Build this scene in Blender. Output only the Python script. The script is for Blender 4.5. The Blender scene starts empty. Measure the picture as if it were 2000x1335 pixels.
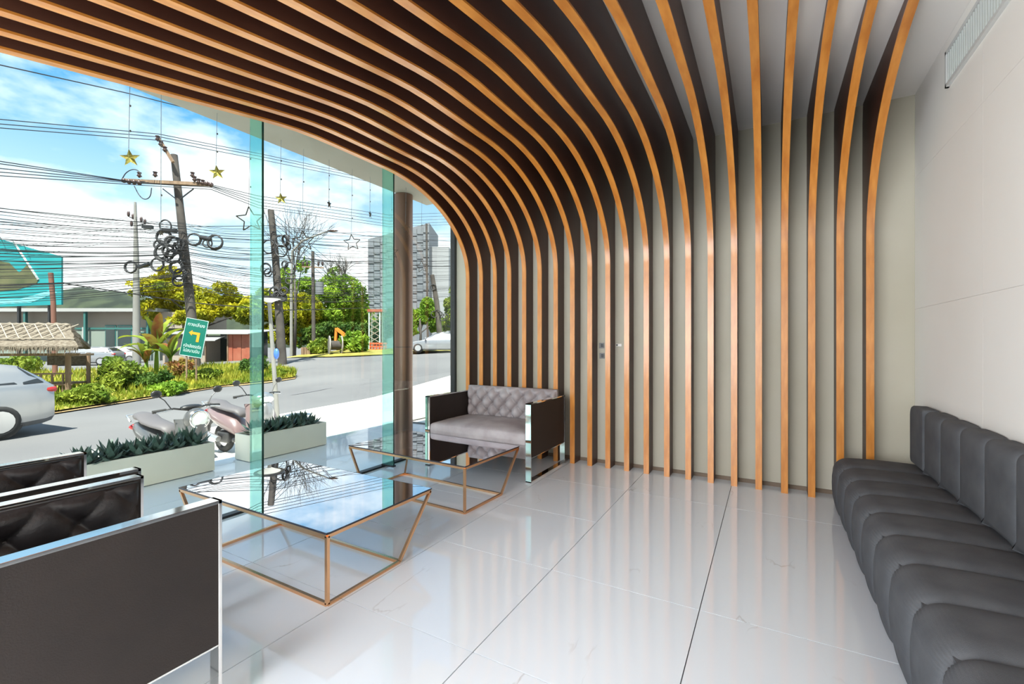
import bpy, bmesh, math, random
from math import sin, cos, pi, radians, sqrt, atan2, exp
from mathutils import Vector, Matrix, noise

random.seed(7)
sc = bpy.context.scene
COL = sc.collection

# ------------------------------------------------------------------ camera
S = 1.31                      # eye height in metres; plan dimensions below are multiples of it
YAW = radians(29.5); FPX = 885.0
cam = bpy.data.cameras.new('camera'); cam.lens = FPX * 36 / 2000; cam.sensor_width = 36
cam.clip_start = 0.05; cam.clip_end = 2000
camo = bpy.data.objects.new('camera', cam); COL.objects.link(camo)
camo.location = (0, 0, S); camo.rotation_euler = (pi/2, 0, YAW)
sc.camera = camo
sc.view_settings.view_transform = 'Standard'; sc.view_settings.look = 'None'
sc.view_settings.gamma = 1; sc.view_settings.use_curve_mapping = False
sc.view_settings.exposure = 0.40

# ------------------------------------------------------------------ sky
w = bpy.data.worlds.new('sky'); sc.world = w; w.use_nodes = True
nt = w.node_tree; nt.nodes.clear()
def N(t, **k):
    n = nt.nodes.new(t)
    for a, b in k.items(): setattr(n, a, b)
    return n
def LK(a, b): nt.links.new(a, b)
tc = N('ShaderNodeTexCoord'); sep = N('ShaderNodeSeparateXYZ'); LK(tc.outputs['Generated'], sep.inputs[0])
ramp = N('ShaderNodeValToRGB'); LK(sep.outputs['Z'], ramp.inputs[0])
e = ramp.color_ramp.elements
e[0].position = 0.0; e[0].color = (1.25, 1.30, 1.35, 1)
e[1].position = 1.0; e[1].color = (.10, .30, .62, 1)
x = e.new(.18); x.color = (.66, .90, 1.10, 1)
x = e.new(.38); x.color = (.15, .46, .82, 1)
mp = N('ShaderNodeMapping'); mp.inputs['Scale'].default_value = (1, 1, 2.3); mp.inputs['Location'].default_value = (.55, .2, .35)
LK(tc.outputs['Generated'], mp.inputs[0])
ns = N('ShaderNodeTexNoise'); ns.inputs['Scale'].default_value = 2.6; ns.inputs['Detail'].default_value = 8
ns.inputs['Roughness'].default_value = .52; LK(mp.outputs[0], ns.inputs['Vector'])
mr = N('ShaderNodeMapRange'); mr.inputs['From Min'].default_value = 0; mr.inputs['From Max'].default_value = .5
mr.inputs['To Min'].default_value = .17; mr.inputs['To Max'].default_value = -.02; LK(sep.outputs['Z'], mr.inputs[0])
ad = N('ShaderNodeMath', operation='ADD'); LK(ns.outputs['Fac'], ad.inputs[0]); LK(mr.outputs[0], ad.inputs[1])
cr = N('ShaderNodeValToRGB'); LK(ad.outputs[0], cr.inputs[0])
cr.color_ramp.elements[0].position = .50; cr.color_ramp.elements[0].color = (0, 0, 0, 1)
cr.color_ramp.elements[1].position = .62; cr.color_ramp.elements[1].color = (1, 1, 1, 1)
mx = N('ShaderNodeMixRGB'); LK(cr.outputs[0], mx.inputs[0]); LK(ramp.outputs[0], mx.inputs[1])
mx.inputs[2].default_value = (1.28, 1.29, 1.30, 1)
bg = N('ShaderNodeBackground'); LK(mx.outputs[0], bg.inputs[0]); bg.inputs[1].default_value = 1.0
out = N('ShaderNodeOutputWorld'); LK(bg.outputs[0], out.inputs[0])

sun = bpy.data.lights.new('sun', 'SUN'); sun.energy = 11.5; sun.angle = radians(.6); sun.color = (1, .95, .87)
suno = bpy.data.objects.new('sun', sun); COL.objects.link(suno)
suno.rotation_euler = Vector((.236, -.42, 1)).to_track_quat('Z', 'Y').to_euler()
def area(loc, size, sy, power, color=(1, .97, .93), rot=(0, 0, 0)):
    l = bpy.data.lights.new('fill_light', 'AREA'); l.shape = 'RECTANGLE'; l.size = size; l.size_y = sy
    l.energy = power; l.color = color
    o = bpy.data.objects.new('fill_light', l); COL.objects.link(o); o.location = loc; o.rotation_euler = rot
    return o
area((-1.6, -1.3, 3.2), 3.0, 1.6, 330, (.98, .98, 1))  # unseen fill panel added under the ceiling to brighten the room
area((-1.9, -2.1, 1.65), 3.6, 2.9, 300, (.90, .95, 1), (radians(93), 0, radians(-24)))   # fill light added before the solid rear wall, behind the viewer

# ------------------------------------------------------------------ materials
MATS = {}
def mat(name, col, rough=.6, metal=0., col2=None, nscale=5., stretch=(1, 1, 1), bump=0., bscale=None, spec=.5,
        ramp=(.35, .65), coat=0., trans=0., ior=1.5, emit=None):
    if name in MATS: return MATS[name]
    m = bpy.data.materials.new(name); m.use_nodes = True; t = m.node_tree
    b = t.nodes['Principled BSDF']
    b.inputs['Coat Roughness'].default_value = .03 if rough < .28 else .22
    b.inputs['Base Color'].default_value = (*col, 1); b.inputs['Roughness'].default_value = rough
    b.inputs['Metallic'].default_value = metal; b.inputs['Specular IOR Level'].default_value = spec
    b.inputs['Coat Weight'].default_value = coat; b.inputs['IOR'].default_value = ior
    b.inputs['Transmission Weight'].default_value = trans
    if emit:
        b.inputs['Emission Color'].default_value = (*col, 1); b.inputs['Emission Strength'].default_value = emit
    if col2 or bump:
        c = t.nodes.new('ShaderNodeTexCoord'); mpn = t.nodes.new('ShaderNodeMapping'); mpn.inputs['Scale'].default_value = stretch
        t.links.new(c.outputs['Object'], mpn.inputs[0])
        n = t.nodes.new('ShaderNodeTexNoise'); n.inputs['Scale'].default_value = nscale; n.inputs['Detail'].default_value = 6
        t.links.new(mpn.outputs[0], n.inputs['Vector'])
    if col2:
        r = t.nodes.new('ShaderNodeValToRGB'); t.links.new(n.outputs['Fac'], r.inputs[0])
        r.color_ramp.elements[0].position = ramp[0]; r.color_ramp.elements[0].color = (*col, 1)
        r.color_ramp.elements[1].position = ramp[1]; r.color_ramp.elements[1].color = (*col2, 1)
        t.links.new(r.outputs[0], b.inputs['Base Color'])
    if bump:
        n2 = n
        if bscale:
            n2 = t.nodes.new('ShaderNodeTexNoise'); n2.inputs['Scale'].default_value = bscale; n2.inputs['Detail'].default_value = 5
            t.links.new(mpn.outputs[0], n2.inputs['Vector'])
        bp = t.nodes.new('ShaderNodeBump'); bp.inputs['Strength'].default_value = bump; bp.inputs['Distance'].default_value = .01
        t.links.new(n2.outputs['Fac'], bp.inputs['Height']); t.links.new(bp.outputs[0], b.inputs['Normal'])
    MATS[name] = m
    return m

def thin_glass(name, tint, gloss=1.0, diff=None, dfac=0., refl_col=(1, 1, 1), base=.0, rough=0.):
    m = bpy.data.materials.new(name); m.use_nodes = True; t = m.node_tree; t.nodes.clear()
    tr = t.nodes.new('ShaderNodeBsdfTransparent'); tr.inputs[0].default_value = (*tint, 1)
    gl = t.nodes.new('ShaderNodeBsdfGlossy'); gl.inputs['Roughness'].default_value = rough; gl.inputs['Color'].default_value = (*refl_col, 1)
    fr = t.nodes.new('ShaderNodeFresnel'); fr.inputs['IOR'].default_value = 1.5
    mu = t.nodes.new('ShaderNodeMath'); mu.operation = 'MULTIPLY_ADD'; mu.inputs[1].default_value = gloss; mu.inputs[2].default_value = base
    mu.use_clamp = True
    t.links.new(fr.outputs[0], mu.inputs[0])
    src = tr.outputs[0]
    if diff:
        d = t.nodes.new('ShaderNodeBsdfTranslucent'); d.inputs[0].default_value = (*diff, 1)
        m0 = t.nodes.new('ShaderNodeMixShader'); m0.inputs[0].default_value = dfac
        t.links.new(tr.outputs[0], m0.inputs[1]); t.links.new(d.outputs[0], m0.inputs[2]); src = m0.outputs[0]
    ms = t.nodes.new('ShaderNodeMixShader'); t.links.new(mu.outputs[0], ms.inputs[0]); t.links.new(src, ms.inputs[1]); t.links.new(gl.outputs[0], ms.inputs[2])
    o = t.nodes.new('ShaderNodeOutputMaterial'); t.links.new(ms.outputs[0], o.inputs[0])
    return m

def marble():
    m = mat('polished_marble_tile', (.66, .68, .70), .045, spec=.85, coat=.1)
    t = m.node_tree; b = t.nodes['Principled BSDF']
    g = t.nodes.new('ShaderNodeNewGeometry')
    oi = t.nodes.new('ShaderNodeObjectInfo')
    v = t.nodes.new('ShaderNodeVectorMath'); v.operation = 'MULTIPLY_ADD'
    cx = t.nodes.new('ShaderNodeCombineXYZ')
    for i in range(3): t.links.new(oi.outputs['Random'], cx.inputs[i])
    v.inputs[1].default_value = (37, 19, 11)
    t.links.new(cx.outputs[0], v.inputs[0]); t.links.new(g.outputs['Position'], v.inputs[2])
    mpn = t.nodes.new('ShaderNodeMapping'); mpn.inputs['Rotation'].default_value = (0, 0, .5); mpn.inputs['Scale'].default_value = (1.6, .55, 1)
    t.links.new(v.outputs[0], mpn.inputs[0])
    n = t.nodes.new('ShaderNodeTexNoise'); n.inputs['Scale'].default_value = 1.3; n.inputs['Detail'].default_value = 5; n.inputs['Distortion'].default_value = .12
    t.links.new(mpn.outputs[0], n.inputs['Vector'])
    s1 = t.nodes.new('ShaderNodeMath'); s1.operation = 'SUBTRACT'; s1.inputs[1].default_value = .5; t.links.new(n.outputs['Fac'], s1.inputs[0])
    s2 = t.nodes.new('ShaderNodeMath'); s2.operation = 'ABSOLUTE'; t.links.new(s1.outputs[0], s2.inputs[0])
    n3 = t.nodes.new('ShaderNodeTexNoise'); n3.inputs['Scale'].default_value = 1.8; t.links.new(v.outputs[0], n3.inputs['Vector'])
    r3 = t.nodes.new('ShaderNodeMapRange'); r3.inputs['From Min'].default_value = .56; r3.inputs['From Max'].default_value = .80; t.links.new(n3.outputs['Fac'], r3.inputs[0])
    r = t.nodes.new('ShaderNodeMapRange'); r.inputs['From Min'].default_value = 0; r.inputs['From Max'].default_value = .006
    r.inputs['To Min'].default_value = 1; r.inputs['To Max'].default_value = 0; t.links.new(s2.outputs[0], r.inputs[0])
    mu = t.nodes.new('ShaderNodeMath'); mu.operation = 'MULTIPLY'; t.links.new(r.outputs[0], mu.inputs[0]); t.links.new(r3.outputs[0], mu.inputs[1])
    mc = t.nodes.new('ShaderNodeMixRGB'); t.links.new(mu.outputs[0], mc.inputs[0])
    mc.inputs[1].default_value = (.71, .755, .80, 1); mc.inputs[2].default_value = (.36, .34, .33, 1)
    t.links.new(mc.outputs[0], b.inputs['Base Color'])
    return m

M_tile = marble()
M_grout = mat('tile_grout', (.12, .11, .10), .9)
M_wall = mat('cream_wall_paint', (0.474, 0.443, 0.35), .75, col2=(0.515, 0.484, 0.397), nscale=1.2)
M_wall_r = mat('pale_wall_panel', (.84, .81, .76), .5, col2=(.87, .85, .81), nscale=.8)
M_ceil = mat('grey_ceiling_paint', (.84, .81, .77), .85, col2=(.87, .84, .80), nscale=1)
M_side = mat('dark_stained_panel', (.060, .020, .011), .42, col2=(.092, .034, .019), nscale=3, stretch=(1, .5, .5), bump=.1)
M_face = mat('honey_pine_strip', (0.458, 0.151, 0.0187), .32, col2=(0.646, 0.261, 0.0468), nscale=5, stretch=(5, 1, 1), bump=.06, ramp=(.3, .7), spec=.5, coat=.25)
M_chrome = mat('polished_chrome', (.86, .84, .80), .07, 1.)
M_rose = mat('rose_gold_metal', (.82, .47, .25), .20, 1.)
M_brown = mat('dark_brown_upholstery', (0.0192, 0.0128, 0.0096), .6, col2=(0.0288, 0.0192, 0.0144), nscale=3, bump=.15, bscale=220)
M_velvet = mat('mauve_grey_velvet', (0.288, 0.248, 0.248), .55, col2=(0.4, 0.36, 0.36), nscale=5, bump=.08, bscale=60)
M_leather = mat('shaded_leather', (.012, .011, .012), .42, col2=(.018, .016, .017), nscale=6, bump=.2, bscale=60)  # shade on the armchairs' window-averted sides is put into this dark colour
M_bench = mat('charcoal_fabric', (0.0765, 0.079, 0.0867), .75, col2=(0.102, 0.105, 0.112), spec=.25, nscale=8, bump=.25, bscale=350)
M_clear = thin_glass('clear_facade_glass', (.95, .985, .975), .10)
M_fin = thin_glass('green_edge_glass', (.70, .94, .88), .3, (.40, .85, .72), .14)
M_face.node_tree.nodes['Principled BSDF'].inputs['Coat IOR'].default_value = 1.7
M_face.node_tree.nodes['Principled BSDF'].inputs['Coat Roughness'].default_value = .18
M_finedge = mat('green_glass_edge', (.01, .05, .04), .15)
M_smoke = thin_glass('smoked_mirror_glass', (.35, .34, .36), 1.0, refl_col=(.93, .92, .96), base=.62)
M_smokeedge = mat('dark_glass_edge', (.03, .03, .04), .15)
M_black = mat('black_metal', (.015, .015, .016), .4)
M_white = mat('white_painted_metal', (0.6, 0.608, 0.592), .45)
M_grille = mat('grey_white_grille', (.55, .58, .55), .5)
M_soffit = mat('beige_soffit_render', (0.272, 0.252, 0.204), .8, col2=(0.306, 0.286, 0.238), nscale=2)
M_column = mat('brushed_copper_cladding', (0.167, 0.0961, 0.0682), .42, .6)
M_concrete = mat('pale_concrete', (.62, .59, .53), .9, col2=(.70, .67, .60), nscale=.6, bump=.2, bscale=6)
M_asphalt = mat('grey_asphalt', (0.105, 0.103, 0.105), .9, col2=(0.135, 0.133, 0.133), nscale=.25, bump=.4, bscale=20)
M_grass = mat('verge_grass', (0.122, 0.122, 0.0122), .95, col2=(0.326, 0.262, 0.049), nscale=1.2, bump=.6, bscale=14)
M_dirt = mat('dry_earth', (0.245, 0.15, 0.0612), .95, col2=(0.313, 0.218, 0.102), nscale=1.5)
def leafmat(name, a, b, ns=.7):
    m = mat(name, a, .6, col2=b, nscale=ns, ramp=(.38, .62), spec=.2)
    t = m.node_tree; bs = t.nodes['Principled BSDF']; o = t.nodes['Material Output']
    tl = t.nodes.new('ShaderNodeBsdfTranslucent'); ms = t.nodes.new('ShaderNodeMixShader'); ms.inputs[0].default_value = .35
    src = bs.inputs['Base Color'].links[0].from_socket
    t.links.new(src, tl.inputs[0]); t.links.new(bs.outputs[0], ms.inputs[1]); t.links.new(tl.outputs[0], ms.inputs[2]); t.links.new(ms.outputs[0], o.inputs[0])
    return m
M_leafY = leafmat('yellow_green_leaves', (0.143, 0.192, 0.0107), (0.47, 0.414, 0.0143), .45)
M_leafG = leafmat('mid_green_leaves', (0.0963, 0.203, 0.016), (0.279, 0.407, 0.0374), .5)
M_leafD = leafmat('dark_green_leaves', (0.0345, 0.0838, 0.0148), (0.119, 0.198, 0.0297), .6)
M_leafB = leafmat('bright_green_leaves', (0.0838, 0.154, 0.0129), (0.27, 0.322, 0.0386), 1.2)
M_leafR = leafmat('red_tinged_leaves', (0.198, 0.066, 0.0264), (0.264, 0.224, 0.0396), 3)
M_succ = mat('blue_green_succulent', (.035, .075, .052), .55, col2=(.09, .15, .11), nscale=9)
M_planter = mat('pale_grey_planter', (0.7, 0.663, 0.55), .55, col2=(0.75, 0.712, 0.6), nscale=2)
M_soil = mat('planter_soil', (.04, .03, .02), .95)
M_gold = mat('gold_glitter_star', (.55, .42, .10), .35, .8, col2=(.32, .24, .06), nscale=80)
M_darkstar = mat('dark_bronze_star', (.09, .07, .05), .4, .6)
M_string = mat('thin_grey_string', (.25, .25, .27), .6)
M_pole = mat('weathered_dark_pole', (0.0425, 0.035, 0.031), .85, col2=(0.08, 0.07, 0.06), nscale=1.5, bump=.3)
M_polelight = mat('pale_concrete_pole', (0.182, 0.177, 0.162), .85, col2=(0.222, 0.218, 0.202), nscale=1.5)
M_cable = mat('black_cable', (.02, .02, .022), .6)
M_insul = mat('brown_porcelain', (.06, .035, .03), .3)
M_rubber = mat('tyre_rubber', (.02, .02, .02), .8)
M_rim = mat('alloy_rim', (.55, .55, .56), .3, .8)
M_carsilver = mat('silver_car_paint', (0.269, 0.274, 0.283), .25, .5, coat=.5)
M_carwhite = mat('white_car_paint', (0.359, 0.359, 0.354), .25, coat=.5)
M_carglass = mat('dark_car_glass', (.02, .024, .028), .12, spec=.3)
M_red = mat('red_lamp_lens', (.40, .02, .02), .25)
M_thatch = mat('dry_palm_thatch', (0.0945, 0.0721, 0.0505), .95, col2=(0.176, 0.148, 0.113), nscale=14, bump=.8, bscale=30)
M_cane = mat('bleached_cane', (0.278, 0.238, 0.188), .85)
M_oldwood = mat('old_brown_wood', (.16, .10, .06), .85, col2=(.25, .17, .11), nscale=4, stretch=(1, 1, .3))
M_beigew = mat('dusty_beige_wall', (0.279, 0.231, 0.182), .85, col2=(0.315, 0.266, 0.219), nscale=.4)
M_greenw = mat('pale_green_wall', (0.171, 0.211, 0.18), .8, col2=(0.202, 0.233, 0.202), nscale=.5)
M_teal = mat('dark_teal_paint', (.03, .12, .11), .5)
M_darkglass = mat('dark_shop_glass', (.02, .03, .03), .1)
M_zinc = mat('pale_zinc_roof', (0.337, 0.337, 0.328), .5)
M_rust = mat('rust_red_sheet', (0.26, 0.0583, 0.0269), .6, col2=(0.305, 0.0986, 0.0539), nscale=1.2)
M_turq = mat('turquoise_billboard_print', (0, 0.188, 0.207), .6, col2=(0.00898, 0.247, 0.252), nscale=.3)
M_isle = mat('olive_island_print', (0.0404, 0.0539, 0.018), .7, col2=(0.0986, 0.0986, 0.0404), nscale=.6)
M_hill = mat('forested_hill', (0.00592, 0.0121, 0.00486), .95, col2=(0.0269, 0.0377, 0.0162), nscale=.16, ramp=(.4, .62), bump=1., bscale=.5)
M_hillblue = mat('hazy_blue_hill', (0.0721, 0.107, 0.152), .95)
M_block = mat('grey_cladding_panel', (0.135, 0.148, 0.162), .6, col2=(0.162, 0.175, 0.188), nscale=.1)
M_blockl = mat('pale_grey_wall', (0.26, 0.269, 0.278), .7)
M_signg = mat('green_road_sign', (0, 0.122, 0.0864), .4)
M_signw = mat('sign_white_print', (0.468, 0.612, 0.576), .5)
M_signo = mat('sign_orange_print', (0.684, 0.288, 0.0144), .5)
M_orange = mat('machine_orange_paint', (0.576, 0.18, 0.0144), .5)
M_barrier = mat('orange_barrier_plastic', (0.612, 0.0936, 0.0288), .5)
M_bikegrey = mat('dark_grey_fairing', (.06, .06, .06), .3, coat=.4)
M_bikemauve = mat('mauve_grey_fairing', (0.158, 0.108, 0.108), .3, coat=.4)
M_seatgrey = mat('grey_saddle_vinyl', (0.0936, 0.0864, 0.09), .6)
M_lens = mat('headlight_lens', (.75, .80, .76), .12, .3)
M_reel = mat('grey_reel_wood', (.22, .20, .18), .85, col2=(.36, .33, .30), nscale=2)
M_floor_under = mat('floor_screed', (.25, .24, .22), .9)

# ------------------------------------------------------------------ mesh helpers
class MB:
    def __init__(self): self.v = []; self.f = []
    def add(self, vs, fs):
        n = len(self.v); self.v += [tuple(p) for p in vs]; self.f += [tuple(n + i for i in f) for f in fs]; return self
    def box(self, x0, x1, y0, y1, z0, z1):
        return self.add([(x0, y0, z0), (x1, y0, z0), (x1, y1, z0), (x0, y1, z0), (x0, y0, z1), (x1, y0, z1), (x1, y1, z1), (x0, y1, z1)],
                        [(0, 3, 2, 1), (4, 5, 6, 7), (0, 1, 5, 4), (1, 2, 6, 5), (2, 3, 7, 6), (3, 0, 4, 7)])
    def tube(self, pts, r, n=8, caps=True, squash=1.):
        pts = [Vector(p) for p in pts]; k = len(pts)
        rs = r if isinstance(r, (list, tuple)) else [r] * k
        up = None; base = len(self.v); vs = []; fs = []
        for i, p in enumerate(pts):
            d = (pts[min(i + 1, k - 1)] - pts[max(i - 1, 0)])
            if d.length < 1e-9: d = Vector((0, 0, 1))
            d.normalize()
            if up is None: up = Vector((0, 0, 1)) if abs(d.z) < .9 else Vector((1, 0, 0))
            s = d.cross(up)
            if s.length < 1e-6: s = d.cross(Vector((0, 1, 0)))
            s.normalize(); up = s.cross(d).normalized()
            for j in range(n):
                a = 2 * pi * (j + .5) / n
                vs.append(p + s * cos(a) * rs[i] + up * sin(a) * rs[i] * squash)
        for i in range(k - 1):
            for j in range(n):
                fs.append((i * n + j, i * n + (j + 1) % n, (i + 1) * n + (j + 1) % n, (i + 1) * n + j))
        if caps: fs.append(tuple(range(n - 1, -1, -1))); fs.append(tuple((k - 1) * n + j for j in range(n)))
        return self.add(vs, fs)
    def bar(self, a, b, t, t2=None):            # square tube between two points
        return self.tube([a, b], t * .7071, 4)
    def ell(self, c, r, nu=12, nv=8, M=None):
        c = Vector(c); vs = []; fs = []
        for i in range(nv + 1):
            th = pi * i / nv
            for j in range(nu):
                ph = 2 * pi * j / nu
                p = Vector((r[0] * sin(th) * cos(ph), r[1] * sin(th) * sin(ph), r[2] * cos(th)))
                if M: p = M @ p
                vs.append(c + p)
        for i in range(nv):
            for j in range(nu): fs.append((i * nu + j, (i + 1) * nu + j, (i + 1) * nu + (j + 1) % nu, i * nu + (j + 1) % nu))
        return self.add(vs, fs)
    def torus(self, c, R, r, axis=(0, 1, 0), n=20, m=8, sx=1.):
        q = Vector((0, 0, 1)).rotation_difference(Vector(axis).normalized()); c = Vector(c); vs = []; fs = []
        for i in range(n):
            a = 2 * pi * i / n
            for j in range(m):
                b = 2 * pi * j / m
                p = Vector(((R + r * cos(b)) * cos(a), (R + r * cos(b)) * sin(a), r * sin(b) * sx)); vs.append(c + q @ p)
        for i in range(n):
            for j in range(m): fs.append((i * m + j, ((i + 1) % n) * m + j, ((i + 1) % n) * m + (j + 1) % m, i * m + (j + 1) % m))
        return self.add(vs, fs)
    def disc(self, c, r, h, axis=(0, 0, 1), n=20):
        a = Vector(axis).normalized(); c = Vector(c)
        return self.tube([c - a * h / 2, c + a * h / 2], r, n)
    def prism(self, poly, a, b, fn):           # poly of 2-D points, extruded between a and b through fn(u,v,w)
        n = len(poly); vs = [fn(p[0], p[1], a) for p in poly] + [fn(p[0], p[1], b) for p in poly]
        fs = [tuple(range(n)), tuple(range(2 * n - 1, n - 1, -1))] + [(i, i + n, (i + 1) % n + n, (i + 1) % n) for i in range(n)]
        return self.add(vs, fs)
    def build(self, name, m, parent=None, smooth=False, bevel=0., seg=2, loc=None):
        me = bpy.data.meshes.new(name); me.from_pydata(self.v, [], self.f); me.update()
        bm = bmesh.new(); bm.from_mesh(me)
        if bevel: bmesh.ops.bevel(bm, geom=[g for g in bm.edges if g.is_manifold and g.calc_face_angle(0) > .6], offset=bevel, segments=seg, affect='EDGES', profile=.6)
        if len(bm.faces) < 60000: bmesh.ops.recalc_face_normals(bm, faces=bm.faces)
        bm.to_mesh(me); bm.free()
        if smooth:
            for p in me.polygons: p.use_smooth = True
        me.materials.append(m)
        if smooth == 'auto':
            try: me.set_sharp_from_angle(angle=radians(38))
            except Exception: pass
        o = bpy.data.objects.new(name, me); COL.objects.link(o)
        if parent: o.parent = parent
        if loc: o.location = loc
        return o

def tag(o, label=None, cat=None, group=None, kind=None):
    if label: o['label'] = label
    if cat: o['category'] = cat
    if group: o['group'] = group
    if kind: o['kind'] = kind
    return o
def thing(name, label, cat, loc=(0, 0, 0), rz=0, group=None):
    o = bpy.data.objects.new(name, None); COL.objects.link(o); o.location = loc; o.rotation_euler = (0, 0, rz)
    o.empty_display_size = .1
    return tag(o, label, cat, group)
def struct(o): o['kind'] = 'structure'; return o
def dup(root, loc, rz=None, label=None):
    r = root.copy(); COL.objects.link(r); r.location = loc
    if rz is not None: r.rotation_euler = (0, 0, rz)
    if label: r['label'] = label
    for ch in list(root.children):
        c = ch.copy(); COL.objects.link(c); c.parent = r
        for g in ch.children:
            d = g.copy(); COL.objects.link(d); d.parent = c
    return r
def copyo(o, loc, parent=None):
    c = o.copy(); COL.objects.link(c); c.location = loc
    if parent: c.parent = parent
    return c

# plan geometry: where a sight line meets things (used to survey positions)
CS, SN = cos(YAW), sin(YAW)
def ray(px, py):
    u = (px - 1000) / FPX; v = (667 - py) / FPX
    return Vector((-SN + CS * u, CS + SN * u, v))
def at(px, py, d): return Vector((0, 0, S)) + ray(px, py) * (d * S)          # d = depth in eye heights
def terrain(X, Y):
    x = X / S; y = Y / S
    t = min(1, max(0, (-4.05 - x) / .50)); t = t * t * (3 - 2 * t)
    z = -.38 * t
    r = min(max(0, y - 8.), 12.) * .07 * min(1, max(0, (x + 34) / 12)) * min(1, max(0, (-x - 3) / 3))
    return (z + r) * S
def ground(px, py, off=0.):
    r = ray(px, py); d = .5
    while d < 140:
        p = Vector((0, 0, S)) + r * (d * S)
        if p.z <= terrain(p.x, p.y) + off: return p
        d += .02 if d < 30 else .1
    p.z = terrain(p.x, p.y) + off
    return p

# ================================================================== ROOM
XF, XR, YB, HC = -2.70 * S, .79 * S, 3.635 * S, 2.515 * S     # facade, right wall, back wall, ceiling
YN = -2.2 * S
floor = struct(MB().box(XF - .02, XR + .1, YN, YB + .1, -.12, -.014).build('floor', M_grout))
TS = .606 * S
x0 = -.83 * S; y0 = 1.21 * S
xs = [x0 + i * TS for i in range(-8, 5)]
ys = [y0 + i * TS for i in range(-7, 6)]
proto = {}
def tile(xa, xb, ya, yb, parent):
    k = (round(xb - xa, 3), round(yb - ya, 3))
    g = .0022
    if k not in proto:
        hw, hh = (xb - xa) / 2 - g, (yb - ya) / 2 - g
        o = MB().box(-hw, hw, -hh, hh, -.014, 0).build('floor_tile', M_tile, parent)
        proto[k] = o
        o.location = ((xa + xb) / 2, (ya + yb) / 2, 0)
        return o
    return copyo(proto[k], ((xa + xb) / 2, (ya + yb) / 2, 0), parent)
for i in range(len(xs) - 1):
    a, b = xs[i], xs[i + 1]
    a2, b2 = max(a, XF), min(b, XR)
    if b2 - a2 < .02: continue
    skip = False
    for j in range(len(ys) - 1):
        c, d = max(ys[j], YN), min(ys[j + 1], YB)
        if d - c < .02: continue
        if skip: skip = False; continue
        if a > -.9 * S and abs(ys[j] - (y0 + TS)) < .01: d = ys[j + 2]; skip = True     # long tile right of the tables
        tile(a2, b2, c, d, floor)
# pavement slab outside the glass, same tile
pav = struct(MB().box(-4.15 * S, XF - .02, YN, 4.4 * S, -.12, -.014).build('floor', M_grout))
for i in range(len(xs) - 1):
    a2, b2 = max(xs[i], -4.15 * S), min(xs[i + 1], XF)
    if b2 - a2 < .02: continue
    for j in range(len(ys) - 1):
        c, d = max(ys[j], YN), min(ys[j + 1], 4.4 * S)
        if d - c < .02: continue
        tile(a2, b2, c, d, pav)

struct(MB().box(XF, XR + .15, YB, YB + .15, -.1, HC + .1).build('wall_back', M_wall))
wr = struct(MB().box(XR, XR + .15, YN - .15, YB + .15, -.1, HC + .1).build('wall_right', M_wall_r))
# large thin panels on the right wall
pan = None
for j, (ya, yb) in enumerate([(2.62, 3.632), (1.64, 2.619), (.66, 1.639), (-.32, .659), (-1.3, -.321)]):
    for za, zb in ((.0, 1.20), (1.201, 2.0), (2.001, 2.514)):
        MB().box(XR - .012, XR, ya * S, yb * S, max(za * S, .001), zb * S).build('wall_panel', M_wall_r, wr)
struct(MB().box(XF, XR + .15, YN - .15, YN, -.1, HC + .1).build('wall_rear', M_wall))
struct(MB().box(XF - .02, XR + .15, YN - .15, YB + .15, HC, HC + .35).build('ceiling', M_ceil))
struct(MB().box(-2.44 * S, XR - .012, YB - .012, YB, 0, .035).build('baseboard_back', mat('brown_skirting', (.17, .12, .08), .6)))

# ---- glazing
tr1 = struct(MB().box(XF - .03, XF + .03, YN, YB, -.002, .018).build('trim_1', M_black))          # floor channel
struct(MB().box(XF - .05, XF + .02, YB - .045, YB - .001, .018, HC).build('trim_2', M_black, bevel=.003))   # end mullion
fy = [YN, -.54 * S, .525 * S, 1.59 * S, 2.655 * S, YB - .046]
for k in range(5):
    wo = struct(MB().box(XF - .006, XF + .006, fy[k] + .004, fy[k + 1] - .004, .018, HC).build('window_%d' % (k + 1), M_clear))
lab = {2: 'green edged glass fin nearest the armchairs, at the left edge', 3: 'tall green edged glass fin rising behind the nearer coffee table',
       4: 'tall green edged glass fin beside the copper round column'}
for k in (2, 3, 4):
    yy = fy[k]
    g = thing('glass_fin', lab[k], 'glass fin', (XF + .008, yy, .018), group='glass fins stiffening the shopfront')
    MB().box(0, .155, -.0075, .0075, 0, HC - .02).build('fin_pane', M_fin, g)
    MB().box(.1545, .157, -.008, .008, 0, HC - .02).build('fin_edge', M_finedge, g)
    MB().box(.0, .165, -.02, .02, 0, .016).build('floor_shoe', M_black, g)

# ---- exterior soffit of the storey above, column
sof = struct(MB().box(-3.31 * S, XF - .02, YN - .15, 3.92 * S, HC, HC + .55).build('trim_3', M_soffit, bevel=.02))
struct(MB().box(-3.0 * S, XR + .15, YN - .15, 3.92 * S, HC + .36, HC + 2.6).build('trim_4', M_soffit))
colm = thing('round_column', 'round copper coloured column outside, behind the right glass fin', 'column', (-3.28 * S, 3.52 * S, 0))
MB().disc((0, 0, .62), .125, 1.24, n=32).build('cladding_shell', M_column, colm, smooth='auto')
MB().disc((0, 0, (1.245 + HC) / 2), .125, HC - 1.25, n=32).build('cladding_shell', M_column, colm, smooth='auto')
MB().disc((0, 0, 1.243), .120, .01, n=32).build('joint_ring', M_black, colm)

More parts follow.
